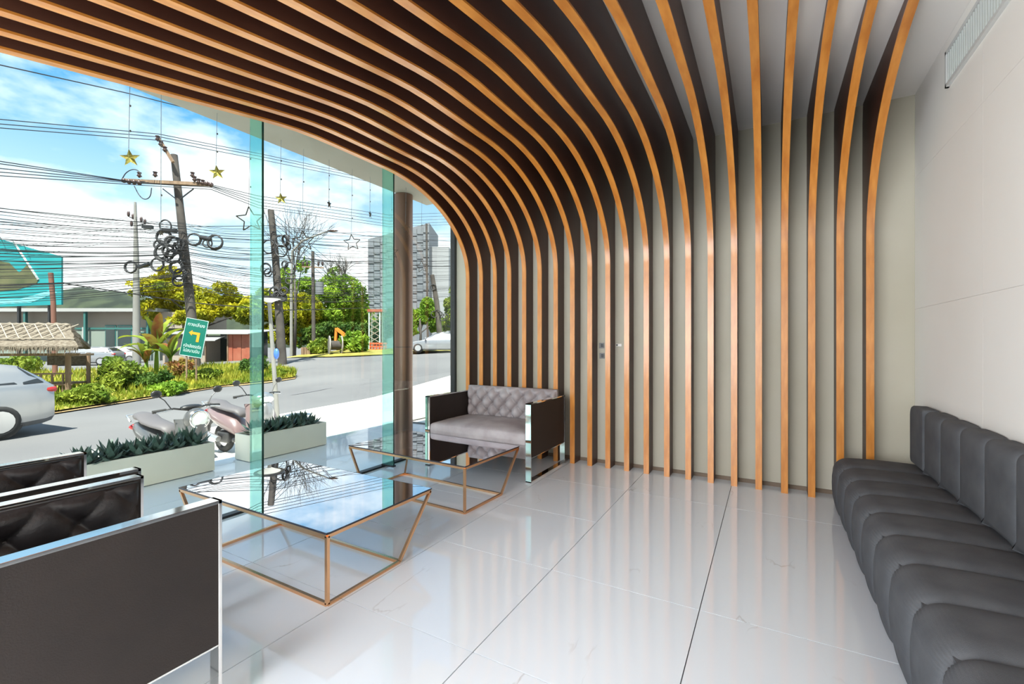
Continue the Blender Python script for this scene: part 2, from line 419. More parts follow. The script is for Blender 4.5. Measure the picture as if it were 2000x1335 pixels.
# ---- curved slats
def slat_profile(X):
    x = X / S; wv = min(1, max(0, (x + .5) / .8))
    yf = 3.495
    b = .68 + .20 * wv; yc = 2.45 - .15 * wv; a = yf - yc; zc = 1.60
    pts = [(yf, 0), (yf, .8), (yf, 1.45)]
    n = 22
    for i in range(n + 1):
        t = (pi / 2) * i / n
        pts.append((yc + a * cos(t), zc + b * sin(t)))
    top = zc + b
    y = yc - .12
    while y > -1.6:
        k = 1.75 - y
        drop = .17 * (k + sqrt(k * k + .02)) / 2
        if y < 0: drop = .17 * 1.76 + .05 * (1 - exp(y * 2))
        pts.append((y, top - drop * (1 - wv)))
        y -= .12
    return [(p[0] * S, min(p[1] * S, HC - .012)) for p in pts]
def make_slat(X, i, label):
    t = thing('curved_slat', label, 'wood slat', (X, YB, 0), group='curved timber slats running up the wall and over the ceiling')
    inner = slat_profile(X)
    outer = []
    for (y, z) in inner:
        if y > 3.5 * S: outer.append((YB - .001, z))
        else: outer.append((min(YB - .001, y + max(0, (HC - .001 - z)) * .0), HC - .001))
    # ruled side panel between the curved edge and the wall / ceiling line
    yc_i = [k for k, (y, z) in enumerate(inner)]
    hw = .0185 * S
    def outer_pt(k):
        y, z = inner[k]
        if y >= inner[3][0] - 1e-6: return (YB - .001, z)
        # corner zone: move along the wall up to the corner, then along the ceiling
        y_arc_end = inner[25][0]
        frac = (inner[3][0] - y) / (inner[3][0] - y_arc_end)
        if frac <= .28: return (YB - .001, inner[3][1] + (HC - .001 - inner[3][1]) * (frac / .28))
        if frac < 1: return (YB - .001 - (YB - y_arc_end) * ((frac - .28) / .72), HC - .001)
        return (y, HC - .001)
    n = len(inner); vs = []; fs = []
    th = .012
    def inset(k):
        # pull the panel edge back behind the face strip
        (ya, za), (yb, zb) = inner[max(k - 1, 0)], inner[min(k + 1, n - 1)]
        dy, dz = yb - ya, zb - za; l = sqrt(dy * dy + dz * dz); nx_, nz_ = dz / l, -dy / l
        return (inner[k][0] + nx_ * th, inner[k][1] + nz_ * th)
    side = MB(); face = MB()
    for k in range(n):
        iy, iz = inset(k); iz = min(iz, HC - .0012); oy, oz = outer_pt(k)
        for sx in (-hw, hw):
            vs.append((sx, iy - YB, iz)); vs.append((sx, oy - YB, oz))
    for k in range(n - 1):
        a = 4 * k; c = a + 4
        fs += [(a, a + 1, c + 1, c), (a + 2, c + 2, c + 3, a + 3), (a, c, c + 2, a + 2), (a + 1, a + 3, c + 3, c + 1)]
    fs += [(0, 2, 3, 1), (4 * n - 4, 4 * n - 3, 4 * n - 1, 4 * n - 2)]
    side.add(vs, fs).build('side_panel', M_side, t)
    vs = []; fs = []
    hw2 = hw + .0015
    for k in range(n):
        iy, iz = inset(k); y, z = inner[k]
        for sx in (-hw2, hw2):
            vs.append((sx, y - YB, z)); vs.append((sx, iy - YB, iz))
    for k in range(n - 1):
        a = 4 * k; c = a + 4
        fs += [(a, a + 1, c + 1, c), (a + 2, c + 2, c + 3, a + 3), (a, c, c + 2, a + 2), (a + 1, a + 3, c + 3, c + 1)]
    fs += [(0, 2, 3, 1), (4 * n - 4, 4 * n - 3, 4 * n - 1, 4 * n - 2)]
    face.add(vs, fs).build('face_strip', M_face, t, smooth='auto')
    return t
ordn = ['first', 'second', 'third', 'fourth', 'fifth', 'sixth', 'seventh', 'eighth', 'ninth', 'tenth', 'eleventh', 'twelfth', 'thirteenth',
        'fourteenth', 'fifteenth', 'sixteenth', 'seventeenth', 'eighteenth', 'nineteenth', 'twentieth', 'twenty first']
for i in range(21):
    if i < 11: lb = 'curved timber slat, %s counted from the shopfront glass' % ordn[i]
    else: lb = 'curved timber slat, %s counted from the right hand wall' % ordn[20 - i]
    if i == 0: lb = 'curved timber slat bordering the shopfront glass'
    if i == 20: lb = 'curved timber slat nearest the right hand wall, behind the bench'
    make_slat((-2.435 + .15 * i - .022) * S, i, lb)

# ---- supply grille high on the right wall
gr = thing('air_grille', 'long white air grille high on the right wall', 'air vent', (XR - .012, 0, 0))
gz0, gz1 = 2.262 * S, 2.44 * S; gy1 = 3.03 * S; gy0 = .9 * S; fw = .022
m = MB(); m.box(-.02, 0, gy0, gy1, gz0, gz0 + fw).box(-.02, 0, gy0, gy1, gz1 - fw, gz1).box(-.02, 0, gy1 - fw, gy1, gz0, gz1).box(-.02, 0, gy0, gy0 + fw, gz0, gz1)
m.build('grille_frame', M_white, gr)
MB().box(-.003, 0, gy0 + fw, gy1 - fw, gz0 + fw, gz1 - fw).build('back_plate', mat('vent_recess', (.20, .22, .21), .7), gr)
sl = MB().box(-.016, -.003, -.004, .004, gz0 + fw, gz1 - fw).build('grille_slat', M_grille, gr)
k = gy1 - fw - .02; sl.location = (0, k, 0)
while k > gy0 + fw + .04:
    k -= .034; copyo(sl, (0, k, 0), gr)

# ---- sockets and key fitting between the slats
def wall_pt(px, py):
    r = ray(px, py); t = (YB - .0) / r.y; return Vector((0, 0, S)) + r * t
for (px, py, lb) in ((1175.5, 674, 'dark square wall switch, the upper of two between the slats'), (1176, 694, 'dark square wall socket, the lower of two between the slats')):
    p = wall_pt(px, py)
    s_ = thing('wall_switch', lb, 'switch', (p.x, YB, p.z), group='switches on the slatted wall')
    MB().box(-.027, .027, -.012, 0, -.030, .030).build('back_plate', mat('grey_switch_plate', (.20, .20, .20), .4), s_, bevel=.003)
    MB().box(-.006, .020, -.018, -.011, -.018, .020).build('rocker', M_black, s_, bevel=.002)
p = wall_pt(1209, 673)
s_ = thing('wall_bracket', 'small pale wall fitting with a dark screw, right of the switches', 'wall fitting', (p.x, YB, p.z))
MB().box(-.03, .03, -.010, 0, -.014, .014).build('plate', M_wall_r, s_, bevel=.002)
MB().disc((-.018, -.012, 0), .009, .008, (0, 1, 0), 10).build('screw', M_black, s_)

# ================================================================== SEATING
def tuft_mb(w_, h_, nx_, nz_, cell_x, cell_z, amp, thick, y_face, x0_=0, z0_=0, ox=0, oz=0, top_roll=.02):
    """tufted pad: face at local -y, body behind it"""
    m = MB(); vs = []; fs = []
    for j in range(nz_ + 1):
        for i in range(nx_ + 1):
            x = w_ * i / nx_; z = h_ * j / nz_
            u = pi * ((x + ox) / cell_x + (z + oz) / cell_z); v = pi * ((x + ox) / cell_x - (z + oz) / cell_z)
            hgt = amp * (abs(sin(u)) * abs(sin(v))) ** .42 - amp * .45 * exp(-(sin(u) ** 2 + sin(v) ** 2) / .22)
            du = min(x, w_ - x); dz = min(z, h_ - z)
            rl = 1 - exp(-du / .02); rz = 1 - exp(-dz / top_roll)
            vs.append((x0_ + x, y_face - (hgt + thick * .35) * min(rl, rz), z0_ + z))
    for j in range(nz_):
        for i in range(nx_):
            a = j * (nx_ + 1) + i; fs.append((a, a + 1, a + nx_ + 2, a + nx_ + 1))
    m.add(vs, fs); m.box(x0_, x0_ + w_, y_face - .002, y_face + thick, z0_, z0_ + h_)
    return m
def arm_frame(x, D, H, wid, t):
    """flat chrome band loop round an arm panel, standing on the floor"""
    m = MB(); c = .012
    m.box(x, x + wid, 0, c, 0, H).box(x, x + wid, D - c, D, 0, H).box(x, x + wid, 0, D, H - c, H).box(x, x + wid, 0, D, 0, c)
    m.box(x + .004, x + wid - .004, c, D - c, .222, .230)
    return m.build('chrome_frame', M_chrome, t, bevel=.001, seg=1)
def make_sofa(name, label, W, D, H, loc, rz, seat_m, tuft_m, cat, tuft_arms, group=None):
    t = thing(name, label, cat, loc, rz, group); wid = .057
    for x in (0, W - wid):
        arm_frame(x, D, H, wid, t)
        MB().box(x + .003, x + wid - .003, .012, D - .012, .230, H - .012).build('arm_panel', M_brown, t)
    iw = W - 2 * wid
    if tuft_arms:
        for sgn, x in ((1, wid), (-1, W - wid)):
            pm = tuft_mb(D - .16, H - .27, 90, 50, .19, .21, .028, .03, 0, oz=.05)
            q = MB(); q.v = [((x + sgn * (.03 - yy)) if True else 0, .03 + xx, .255 + zz) for (xx, yy, zz) in pm.v]; q.f = pm.f
            q.build('tufted_arm_pad', tuft_m, t, smooth=True)
    bt = .06
    MB().box(wid, W - wid, D - bt + .02, D - .012, .20, H - .012).build('back_panel', M_brown, t, bevel=.004)
    nb = int(iw / .0085)
    tuft_mb(iw - .004, H - .36 + .035, nb, 60, .158, .19, .066, .05, D - bt - .03, wid + .002, .385, ox=.04, oz=.06, top_roll=.03).build('backrest', tuft_m, t, smooth=True)
    # back frame chrome top
    MB().box(wid, W - wid, D - .05, D, H - .012, H).build('back_rail', M_chrome, t)
    # seat cushion: domed
    m = MB(); vs = []; fs = []; nx_, ny_ = 40, 26; sd = D - .10; sw = iw - .006
    def sup(a, p): return (1 - abs(a) ** p) ** (1 / p) if abs(a) < 1 else 0
    rows = []
    for j in range(ny_ + 1):
        for i in range(nx_ + 1):
            a = -1 + 2 * i / nx_; b = -1 + 2 * j / ny_
            a = math.copysign(1 - (1 - abs(a)) ** 1.6, a); b = math.copysign(1 - (1 - abs(b)) ** 1.6, b)
            hz = .085 * min(sup(a, 7), sup(b, 5)) + .022 * (1 - a * a) * (1 - b * b)
            wob = .004 * noise.noise(Vector((a * 4, b * 3, 1)))
            vs.append((W / 2 + a * sw / 2, .004 + (b + 1) / 2 * sd, .385 + hz + wob))
    base = len(vs)
    for j in range(ny_):
        for i in range(nx_):
            k0 = j * (nx_ + 1) + i; fs.append((k0, k0 + 1, k0 + nx_ + 2, k0 + nx_ + 1))
    m.add(vs, fs)
    x0_, x1_, y0_, y1_ = W / 2 - sw / 2, W / 2 + sw / 2, .004, .004 + sd
    m.build('seat', seat_m, t, smooth=True)
    MB().box(x0_ + .001, x1_ - .001, y0_, y1_ - .002, .335, .392).build('seat_border', seat_m, t, bevel=.012, seg=3)
    MB().box(wid, W - wid, .02, D - .03, .205, .335).build('seat_rail', seat_m, t, bevel=.01, seg=2)
    return t
SD = .62 * S
make_sofa('tufted_loveseat', 'mauve grey tufted two seat sofa with mirror chrome arms against the slatted wall', .966 * S, SD, .562 * S,
          (-2.43 * S, 2.86 * S, 0), 0, M_velvet, M_velvet, 'sofa', False)
# two armchairs facing the loveseat (front at +Y): rotate half a turn, origin at their front right corner
AW = .5 * S
make_sofa('tufted_armchair', 'dark armchair nearest the viewer with a plain brown side panel in a chrome band', AW, .64 * S, .568 * S,
          (-1.303 * S, .69 * S, 0), pi, M_leather, M_leather, 'armchair', True, 'dark armchairs at the left')
make_sofa('tufted_armchair', 'dark tufted armchair beside the shopfront glass, behind the nearer one', AW, .64 * S, .568 * S,
          (-1.868 * S, .725 * S, 0), pi, M_leather, M_leather, 'armchair', True, 'dark armchairs at the left')

# ---- channelled bench along the right wall
bn = thing('channel_bench', 'long charcoal upholstered bench with vertical channels along the right wall', 'bench', (0, 0, 0))
SG = .25 * S
def channel(section, nrm, L, n=20, bulge=.02, crease=0, end_round=0):
    """section: list of (x,z) outline points (open), swept along -Y over length L with a domed bulge and pinched seams"""
    m = MB(); vs = []; fs = []
    for i in range(n + 1):
        s = i / n; s2 = .5 - .5 * cos(pi * s)
        prof = (max(0, 1 - (2 * s2 - 1) ** 4)) ** .5
        for k, (x, z) in enumerate(section):
            nx_, nz_ = nrm[k]
            off = bulge * (prof - 1)
            if crease:
                q = k / (len(section) - 1)
                wgt = exp(-((q - .42) / .12) ** 2) * exp(-min(s2, 1 - s2) / .10)
                off += crease * wgt * sin(q * 150)
            vs.append((x + nx_ * off, -.003 - (L - .006) * s2, z + nz_ * off))
    k_ = len(section)
    for i in range(n):
        for k in range(k_ - 1): fs.append((i * k_ + k, i * k_ + k + 1, (i + 1) * k_ + k + 1, (i + 1) * k_ + k))
    return m.add(vs, fs)
def normals(sec):
    out = []
    for k in range(len(sec)):
        a = sec[max(k - 1, 0)]; b = sec[min(k + 1, len(sec) - 1)]
        dx, dz = b[0] - a[0], b[1] - a[1]; l = sqrt(dx * dx + dz * dz) or 1
        out.append((dz / l, -dx / l))
    return out
# seat section from the floor, up the front roll, back to the wall
sec = [(.352, .004), (.346, .03), (.338, .07), (.334, .11), (.333, .15), (.334, .19), (.338, .222)]
for i in range(1, 12):
    a = pi - (pi / 2) * i / 11
    sec.append((.338 + .085 + .085 * cos(a), .222 + .085 * sin(a)))
sec += [(.47, .310), (.54, .312), (.62, .312), (.70, .310), (.775, .306)]
dense = []
for i in range(len(sec) - 1):
    for q in range(4): dense.append((sec[i][0] + (sec[i + 1][0] - sec[i][0]) * q / 4, sec[i][1] + (sec[i + 1][1] - sec[i][1]) * q / 4))
dense.append(sec[-1]); sec = [(a * S, b * S) for a, b in dense]
nr = [(-a, -b) for a, b in normals(sec)]
nr = [(a, b) if True else 0 for a, b in nr]
# make sure normals point outwards (towards -x / +z)
nr = [((-a, -b) if (a > 0 and abs(a) > abs(b)) or (b < 0 and abs(b) > abs(a)) else (a, b)) for a, b in nr]
seat0 = channel(sec, nr, SG, 22, .030, .0045).build('seat_channel', M_bench, bn, smooth=True)
y = 3.40 * S; seat0.location = (0, y, 0)
while y > -1.2 * S:
    y -= SG; copyo(seat0, (0, y, 0), bn)
MB().box(.37 * S, .774 * S, -1.2 * S, 3.385 * S, .004, .275 * S).build('bench_core', M_bench, bn)
MB().box(.725 * S, .774 * S, -1.2 * S, 3.2 * S, .30 * S, .60 * S).build('back_core', M_bench, bn)
def bsec(front, zt=.645):
    q = [(.775, .318), (front + .03, .318), (front + .008, .325), (front, .345)]
    for i in range(1, 7): q.append((front, .345 + (zt - .045 - .345) * i / 6))
    for i in range(1, 7):
        a = pi - (pi / 2) * i / 6
        q.append((front + .035 + .035 * cos(a), zt - .045 + .045 * sin(a)))
    q.append((.775, zt)); return [(a * S, b * S) for a, b in q]
bs = bsec(.70); bnr = normals(bs); bnr = [((-a, -b) if (a > 0 and abs(a) > abs(b)) or (b < 0 and abs(b) > abs(a) and k > 4) else (a, b)) for k, (a, b) in enumerate(bnr)]
back0 = channel(bs, bnr, SG, 20, .017).build('back_channel', M_bench, bn, smooth=True)
y = 3.115 * S; back0.location = (0, y, 0)
while y > -1.2 * S:
    y -= SG; copyo(back0, (0, y, 0), bn)
# end cushion of the backrest with a rounded outer corner
m = MB(); pl = []
for i in range(9):
    a = (pi / 2) * i / 8; pl.append((3.365 - .06 + .06 * cos(a), .645 - .06 + .06 * sin(a)))
pl = [(3.115, .322)] + [(3.365 - .02, .322), (3.365, .34)] + pl + [(3.115, .645)]
m.prism([(a * S, b * S) for a, b in pl], .700 * S, .772 * S, lambda u, v, w_: (w_, u, v))
m.build('back_end', M_bench, bn, smooth='auto', bevel=.018, seg=3)

# ================================================================== COFFEE TABLES
def make_table(label, ox, oy, rz, dn):
    t = thing('coffee_table', label, 'coffee table', (ox, oy, 0), rz, 'rose gold coffee tables')
    # local: near right corner of the base is the origin, table runs to -x and +y
    H = .265 * S; tb = .017
    tl, tw = (1.09 - dn) * S, .60 * S; bl, bw = .87 * S, .385 * S
    B = [(0, 0, tb / 2), (-bl, 0, tb / 2), (-bl, bw, tb / 2), (0, bw, tb / 2)]
    T = [(0, 0, H), (-tl, 0, H), (-tl, tw, H), (0, tw, H)]
    for k in range(4): MB().bar(B[k], B[(k + 1) % 4], tb).build('base_rail', M_rose, t)
    for k in range(4): MB().bar(B[k], T[k], tb).build('leg', M_rose, t)
    for k in range(4): MB().bar(T[k], T[(k + 1) % 4], tb).build('top_rail', M_rose, t)
    z = H + .009
    g = MB().box(-tl - .006, .006, -.006, tw + .006, z + .0002, z + .0082).build('glass_top', M_smoke, t)
    MB().box(-tl - .008, .008, -.008, -.006, z, z + .0084).box(-tl - .008, .008, tw + .006, tw + .008, z, z + .0084)\
        .box(.006, .008, -.008, tw + .008, z, z + .0084).box(-tl - .008, -tl - .006, -.008, tw + .008, z, z + .0084).build('glass_edge', M_smokeedge, g)
    return t
make_table('low rose gold coffee table with smoked glass top, nearest the armchairs', -1.455 * S, 1.15 * S, radians(0), 0)
make_table('low rose gold coffee table with smoked glass top, in front of the loveseat', -1.537 * S, 2.158 * S, radians(-2.5), .075)

# ================================================================== OUTSIDE: ground
def grid_mesh(name, xs_, ys_, m, off=0.):
    vs = [(x, y, terrain(x, y) + off) for y in ys_ for x in xs_]; n = len(xs_)
    fs = [(j * n + i, j * n + i + 1, (j + 1) * n + i + 1, (j + 1) * n + i) for j in range(len(ys_) - 1) for i in range(n - 1)]
    q = MB(); q.add(vs, fs); return q.build(name, m, smooth=True)
def frange(a, b, s):
    o = []
    while a < b: o.append(a); a += s
    return o + [b]
gx = [-260, -200, -150, -110, -85] + frange(-65, -8.2, 1.6) + frange(-8, -4.15 * S, .22)
gy = [-90, -50, -25, -10] + frange(-4, 36, 1.0) + [40, 50, 65, 90, 130, 200]
struct(grid_mesh('ground', gx, gy, M_asphalt, -.02))
struct(grid_mesh('ground', [-4.15 * S, -3, 0, 3, 6, 12, 60], [4.4 * S] + frange(6.5, 36, 1.5) + [45, 60, 90, 130, 200], M_concrete, -.03))
def resample(pts, n):
    L = [0]
    for a, b in zip(pts, pts[1:]): L.append(L[-1] + (b - a).length)
    o = []
    for i in range(n + 1):
        t = L[-1] * i / n; k = 0
        while k < len(L) - 2 and L[k + 1] < t: k += 1
        f = (t - L[k]) / max(L[k + 1] - L[k], 1e-6); o.append(pts[k].lerp(pts[k + 1], min(1, f)))
    return o
def strip(name, A, B, m, off, nu=60, nv=10, bump=0., dome=0.):
    A = resample(A, nu); B = resample(B, nu); vs = []; fs = []
    for j in range(nv + 1):
        for i in range(nu + 1):
            p = A[i].lerp(B[i], j / nv); e_ = sin(pi * j / nv) ** .5 if 0 < j < nv else 0
            z = terrain(p.x, p.y) + off + (bump * noise.noise(Vector((p.x * .9, p.y * .9, 0))) + dome) * e_
            vs.append((p.x, p.y, z))
    for j in range(nv):
        for i in range(nu): k = j * (nu + 1) + i; fs.append((k, k + 1, k + nu + 2, k + nu + 1))
    q = MB(); q.add(vs, fs); return q.build(name, m, smooth=True)
V3 = lambda x, y: Vector((x * S, y * S, 0))
# pale concrete forecourt between the building and the road
struct(strip('forecourt', [V3(-4.15, -4), V3(-4.15, 2), V3(-4.15, 6), V3(-4.15, 13), V3(-4.15, 30)],
             [V3(-6.9, -4), V3(-7.5, 2.35), V3(-8.14, 5.4), V3(-9.2, 12.8), V3(-11.5, 30)], M_concrete, 0., 70, 24))
near_px = [(85, 809), (200, 791), (300, 775), (440, 753), (540, 743), (577, 737)]
far_px = [(85, 727), (200, 724), (300, 720), (400, 714), (490, 716), (548, 722), (575, 733)]
NE = [V3(-9.0, -3), V3(-9.2, .5)] + [ground(*p) for p in near_px]; FE = [V3(-18, -4), V3(-18, 0)] + [ground(*p) for p in far_px]
verge = struct(strip('verge', NE, FE, M_grass, .06, 70, 14, .10, .08))
struct(strip('verge_edge', [p + Vector((.30, -.22, 0)) for p in NE], [p + Vector((-.3, .25, 0)) for p in NE], M_dirt, .015, 70, 2))
# grass bank on the far side of the junction
bank_px = [(555, 699), (640, 697), (700, 695), (760, 692), (800, 691)]
BK = [ground(*p) for p in bank_px]
bank = struct(strip('grass_bank', BK + [BK[-1] + Vector((8, 22, 0)), BK[-1] + Vector((20, 60, 0))], [p + Vector((-3, 12, 0)) for p in BK] + [BK[-1] + Vector((0, 26, 0)), BK[-1] + Vector((8, 70, 0))], M_grass, .05, 60, 8, .15, .1))
# faint joint line along the road
seam = [ground(*p) for p in [(565, 770), (640, 757), (700, 750), (790, 737), (893, 722)]]
struct(strip('road_seam', seam, [p + Vector((.05, .10, 0)) for p in seam], mat('dark_seam_sealant', (.10, .10, .11), .9), .004, 30, 1))
kerb = [ground(*p) for p in [(-20, 846), (40, 829), (84, 815)]]
q = resample(kerb, 10); mb = MB()
mb.tube([Vector((p.x, p.y, terrain(p.x, p.y) + .04)) for p in q], .07, 4); struct(mb.build('kerb', mat('white_kerb', (.62, .62, .58), .8)))

# ---- hills
def hill(px0, px1, base, d, prof, m, name):
    n = 60; vs = []; fs = []
    for i in range(n + 1):
        px = px0 + (px1 - px0) * i / n; r = ray(px, 667); top = base + prof(i / n) + 1.2 * noise.noise(Vector((i * .35, d, 0)))
        for j in range(7):
            f = j / 6; p = r * (d * S * (1 + .35 * f)); vs.append((p.x, p.y, -2 + (top + 2) * sin(f * pi / 2)))
    for i in range(n):
        for j in range(6): k = i * 7 + j; fs.append((k, k + 7, k + 8, k + 1))
    q = MB(); q.add(vs, fs); return struct(q.build(name, m, smooth=True))
hill(-150, 620, S, 110, lambda t: 17 + 6 * exp(-((t - .40) / .16) ** 2) + 3 * exp(-((t - .1) / .15) ** 2), M_hill, 'wooded_hill')
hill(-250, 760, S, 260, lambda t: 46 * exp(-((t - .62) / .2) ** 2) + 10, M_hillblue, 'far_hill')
hill(560, 1100, S, 120, lambda t: 9 + 6 * sin(t * 3), M_hill, 'wooded_hill')

# ---- foliage
def leafcloud(blobs, n, size, seed, flat=.0, surf=.55):
    """n leaf quads scattered through ellipsoids (cx,cy,cz,rx,ry,rz)"""
    R = random.Random(seed); vs = []; fs = []
    sub = []
    for b in blobs:
        sub.append((b[0], b[1], b[2], b[3] * .7, b[4] * .7, b[5] * .7))
        for _ in range(7):
            v = Vector((R.gauss(0, 1), R.gauss(0, 1), R.gauss(0, 1))).normalized() * .72; q_ = R.uniform(.26, .46)
            sub.append((b[0] + v.x * b[3], b[1] + v.y * b[4], b[2] + v.z * b[5], b[3] * q_, b[4] * q_, b[5] * q_ * .8))
    blobs = sub
    wts = [b[3] * b[4] * b[5] for b in blobs]; tot = sum(wts)
    for b, wgt in zip(blobs, wts):
        for _ in range(max(3, int(n * wgt / tot))):
            while True:
                v = Vector((R.uniform(-1, 1), R.uniform(-1, 1), R.uniform(-1, 1))); l = v.length
                if .05 < l < 1: break
            v = v / l * (l ** surf)
            if noise.noise(Vector((b[0] + v.x * 2.3, b[1] + v.y * 2.3, b[2] + v.z * 3.1)) * 1.1) < -.28: continue
            c = Vector((b[0] + v.x * b[3], b[1] + v.y * b[4], b[2] + v.z * b[5]))
            a = Vector((R.gauss(0, 1), R.gauss(0, 1), R.gauss(0, 1) * (1 - flat))).normalized()
            bb = a.cross(Vector((R.gauss(0, 1), R.gauss(0, 1), R.gauss(0, 1)))).normalized()
            s = size * R.uniform(.6, 1.3); k = len(vs)
            vs += [c - a * s, c + bb * s * .45, c + a * s, c - bb * s * .45]; fs.append((k, k + 1, k + 2, k + 3))
    q = MB(); q.v = [tuple(p) for p in vs]; q.f = fs
    return q
def branchy(m, p, d, L, r, depth, R):
    e_ = p + d * L; mid = p.lerp(e_, .5) + Vector((R.uniform(-1, 1), R.uniform(-1, 1), R.uniform(-.5, .5))) * L * .08
    m.tube([p, mid, e_], [r, r * .8, r * .6], 5)
    if depth:
        for _ in range(3):
            nd = (d + Vector((R.uniform(-1, 1), R.uniform(-1, 1), R.uniform(-.1, .9))) * .75).normalized()
            branchy(m, p.lerp(e_, R.uniform(.55, 1)), nd, L * .7, r * .55, depth - 1, R)
def tree(label, px, d, x_off, blobs_px, n, size, leaf, seed, group=None, trunk=.18, tb=M_pole, name='broadleaf_tree', bare=0):
    """blobs_px: (px, py, rpx, rpy) seen at depth d"""
    base = at(px, 667, d); bz = terrain(base.x, base.y); k = d * S / FPX
    t = thing(name, label, 'tree', (base.x, base.y, bz), group=group)
    blobs = []
    R = random.Random(seed)
    for (bx, by, rx, ry) in blobs_px:
        p = at(bx, by, d * R.uniform(.97, 1.06)); blobs.append((p.x - base.x, p.y - base.y, p.z - bz, rx * k, rx * k, ry * k))
    leafcloud(blobs, n, size, seed).build('foliage', leaf, t)['kind'] = 'stuff'
    zt = max(.8, sum(b[2] for b in blobs) / len(blobs)); m = MB()
    m.tube([(0, 0, -.2), (.1, .05, zt * .5), (0, 0, zt)], [trunk, trunk * .8, trunk * .5], 8)
    for b in blobs[:8]: m.tube([(0, 0, zt * .55), ((b[0]) * .5, b[1] * .5, (zt * .6 + b[2]) / 2), (b[0], b[1], b[2])], [trunk * .45, trunk * .35, trunk * .15], 6)
    m.build('trunk', tb, t, smooth=True)
    if bare:
        m = MB()
        for _ in range(bare): branchy(m, Vector((0, 0, zt)), Vector((R.uniform(-.5, .5), R.uniform(-.5, .5), 1)).normalized(), zt * .38, trunk * .35, 3, R)
        m.build('branches', tb, t)
    return t
tree('spreading rain tree with yellow green crown behind the tall leaning pole', 400, 34, 0,
     [(300, 560, 42, 26), (350, 570, 45, 30), (330, 530, 28, 14), (410, 590, 50, 26), (455, 595, 50, 30), (490, 610, 45, 35), (380, 620, 45, 20), (330, 610, 50, 22), (290, 600, 30, 25), (440, 562, 30, 12)],
     30000, .20, M_leafY, 3)
tree('yellow green bushy tree behind the two thin poles', 540, 33, 0,
     [(520, 600, 40, 40), (560, 610, 45, 40), (600, 600, 40, 38), (590, 640, 50, 30), (540, 650, 50, 30), (560, 560, 22, 18)], 22000, .19, M_leafY, 5)
tree('tall thin tree with bare upper twigs left of the grey tower', 660, 36, 0,
     [(640, 560, 30, 30), (600, 560, 30, 32), (680, 555, 30, 24), (655, 530, 16, 14), (700, 575, 25, 25), (670, 590, 45, 35), (700, 610, 35, 35), (650, 630, 45, 35), (690, 650, 40, 25)], 24000, .18, M_leafG, 8, bare=7)
tree('sparse bare topped tree behind the middle dark pole', 575, 30, 0,
     [(560, 540, 22, 26), (590, 520, 16, 20)], 700, .2, M_leafG, 9, bare=8, trunk=.14)
tree('dark green roadside tree behind the cable reel', 690, 31, 0, [(620, 655, 35, 30), (660, 650, 35, 32), (700, 655, 35, 30), (735, 650, 28, 35), (760, 630, 25, 35)], 15000, .19, M_leafD, 11)
tree('bright green tree between the copper column and the grey tower', 820, 40, 0, [(815, 620, 18, 25), (835, 600, 22, 30), (850, 630, 20, 25), (800, 640, 20, 22)], 9000, .19, M_leafG, 12)
tree('bright green tree beside the window end frame', 880, 44, 0, [(880, 600, 16, 30), (890, 570, 14, 20), (865, 635, 20, 18)], 7000, .19, M_leafB, 13)
def bush(label, px, py, rx, ry, n, size, leaf, seed, off=0, group=None, cat='shrub', name='leafy_shrub', dd=None):
    p = ground(px, py); d = (p - Vector((0, 0, S))).dot(Vector((-SN, CS, 0))) / S; k = d * S / FPX
    t = thing(name, label, cat, tuple(p), group=group)
    R = random.Random(seed); bl = [(0, 0, ry * k * .8, rx * k, rx * k * .7, ry * k)]
    for _ in range(5): bl.append((R.uniform(-.7, .7) * rx * k, R.uniform(-.5, .5) * rx * k, R.uniform(.5, 1.2) * ry * k, rx * k * .5, rx * k * .5, ry * k * .6))
    leafcloud(bl, n, size, seed, surf=.7).build('foliage', leaf, t)['kind'] = 'stuff'
    m = MB()
    for b in bl: m.tube([(0, 0, -.05), (b[0] * .6, b[1] * .6, b[2] * .6), (b[0], b[1], b[2])], [.03, .02, .008], 5)
    m.build('stems', M_oldwood, t)
bush('low bright leafy shrub beside the hut post', 175, 790, 55, 22, 2600, .085, M_leafB, 21)
bush('rounded fern like shrub in the middle of the verge', 225, 765, 52, 40, 4200, .085, M_leafB, 22)
bush('dark leafy shrub at the foot of the banana plants', 290, 762, 40, 24, 2400, .09, M_leafD, 23)
bush('reddish mixed shrub under the green road sign', 350, 745, 34, 28, 2200, .09, M_leafR, 24)
bush('low dark shrub in front of the leaning pole', 330, 770, 45, 16, 2200, .08, M_leafG, 25)
bush('leafy shrub at the base of the leaning pole', 400, 748, 45, 18, 2600, .08, M_leafB, 26)
bush('green shrub to the left, behind the hut', 40, 735, 45, 25, 2400, .10, M_leafB, 27)
bush('blue green shrub behind the first glass fin', 500, 735, 30, 26, 2200, .09, M_leafD, 28)
bush('low yellow green shrub at the tip of the verge', 545, 738, 22, 14, 1600, .07, M_leafB, 29)
bush('bushy plant left of the cable reel', 628, 692, 28, 18, 2200, .16, M_leafB, 30)
bush('pale leafy plant right of the cable reel', 695, 690, 28, 26, 2400, .18, M_leafG, 31)
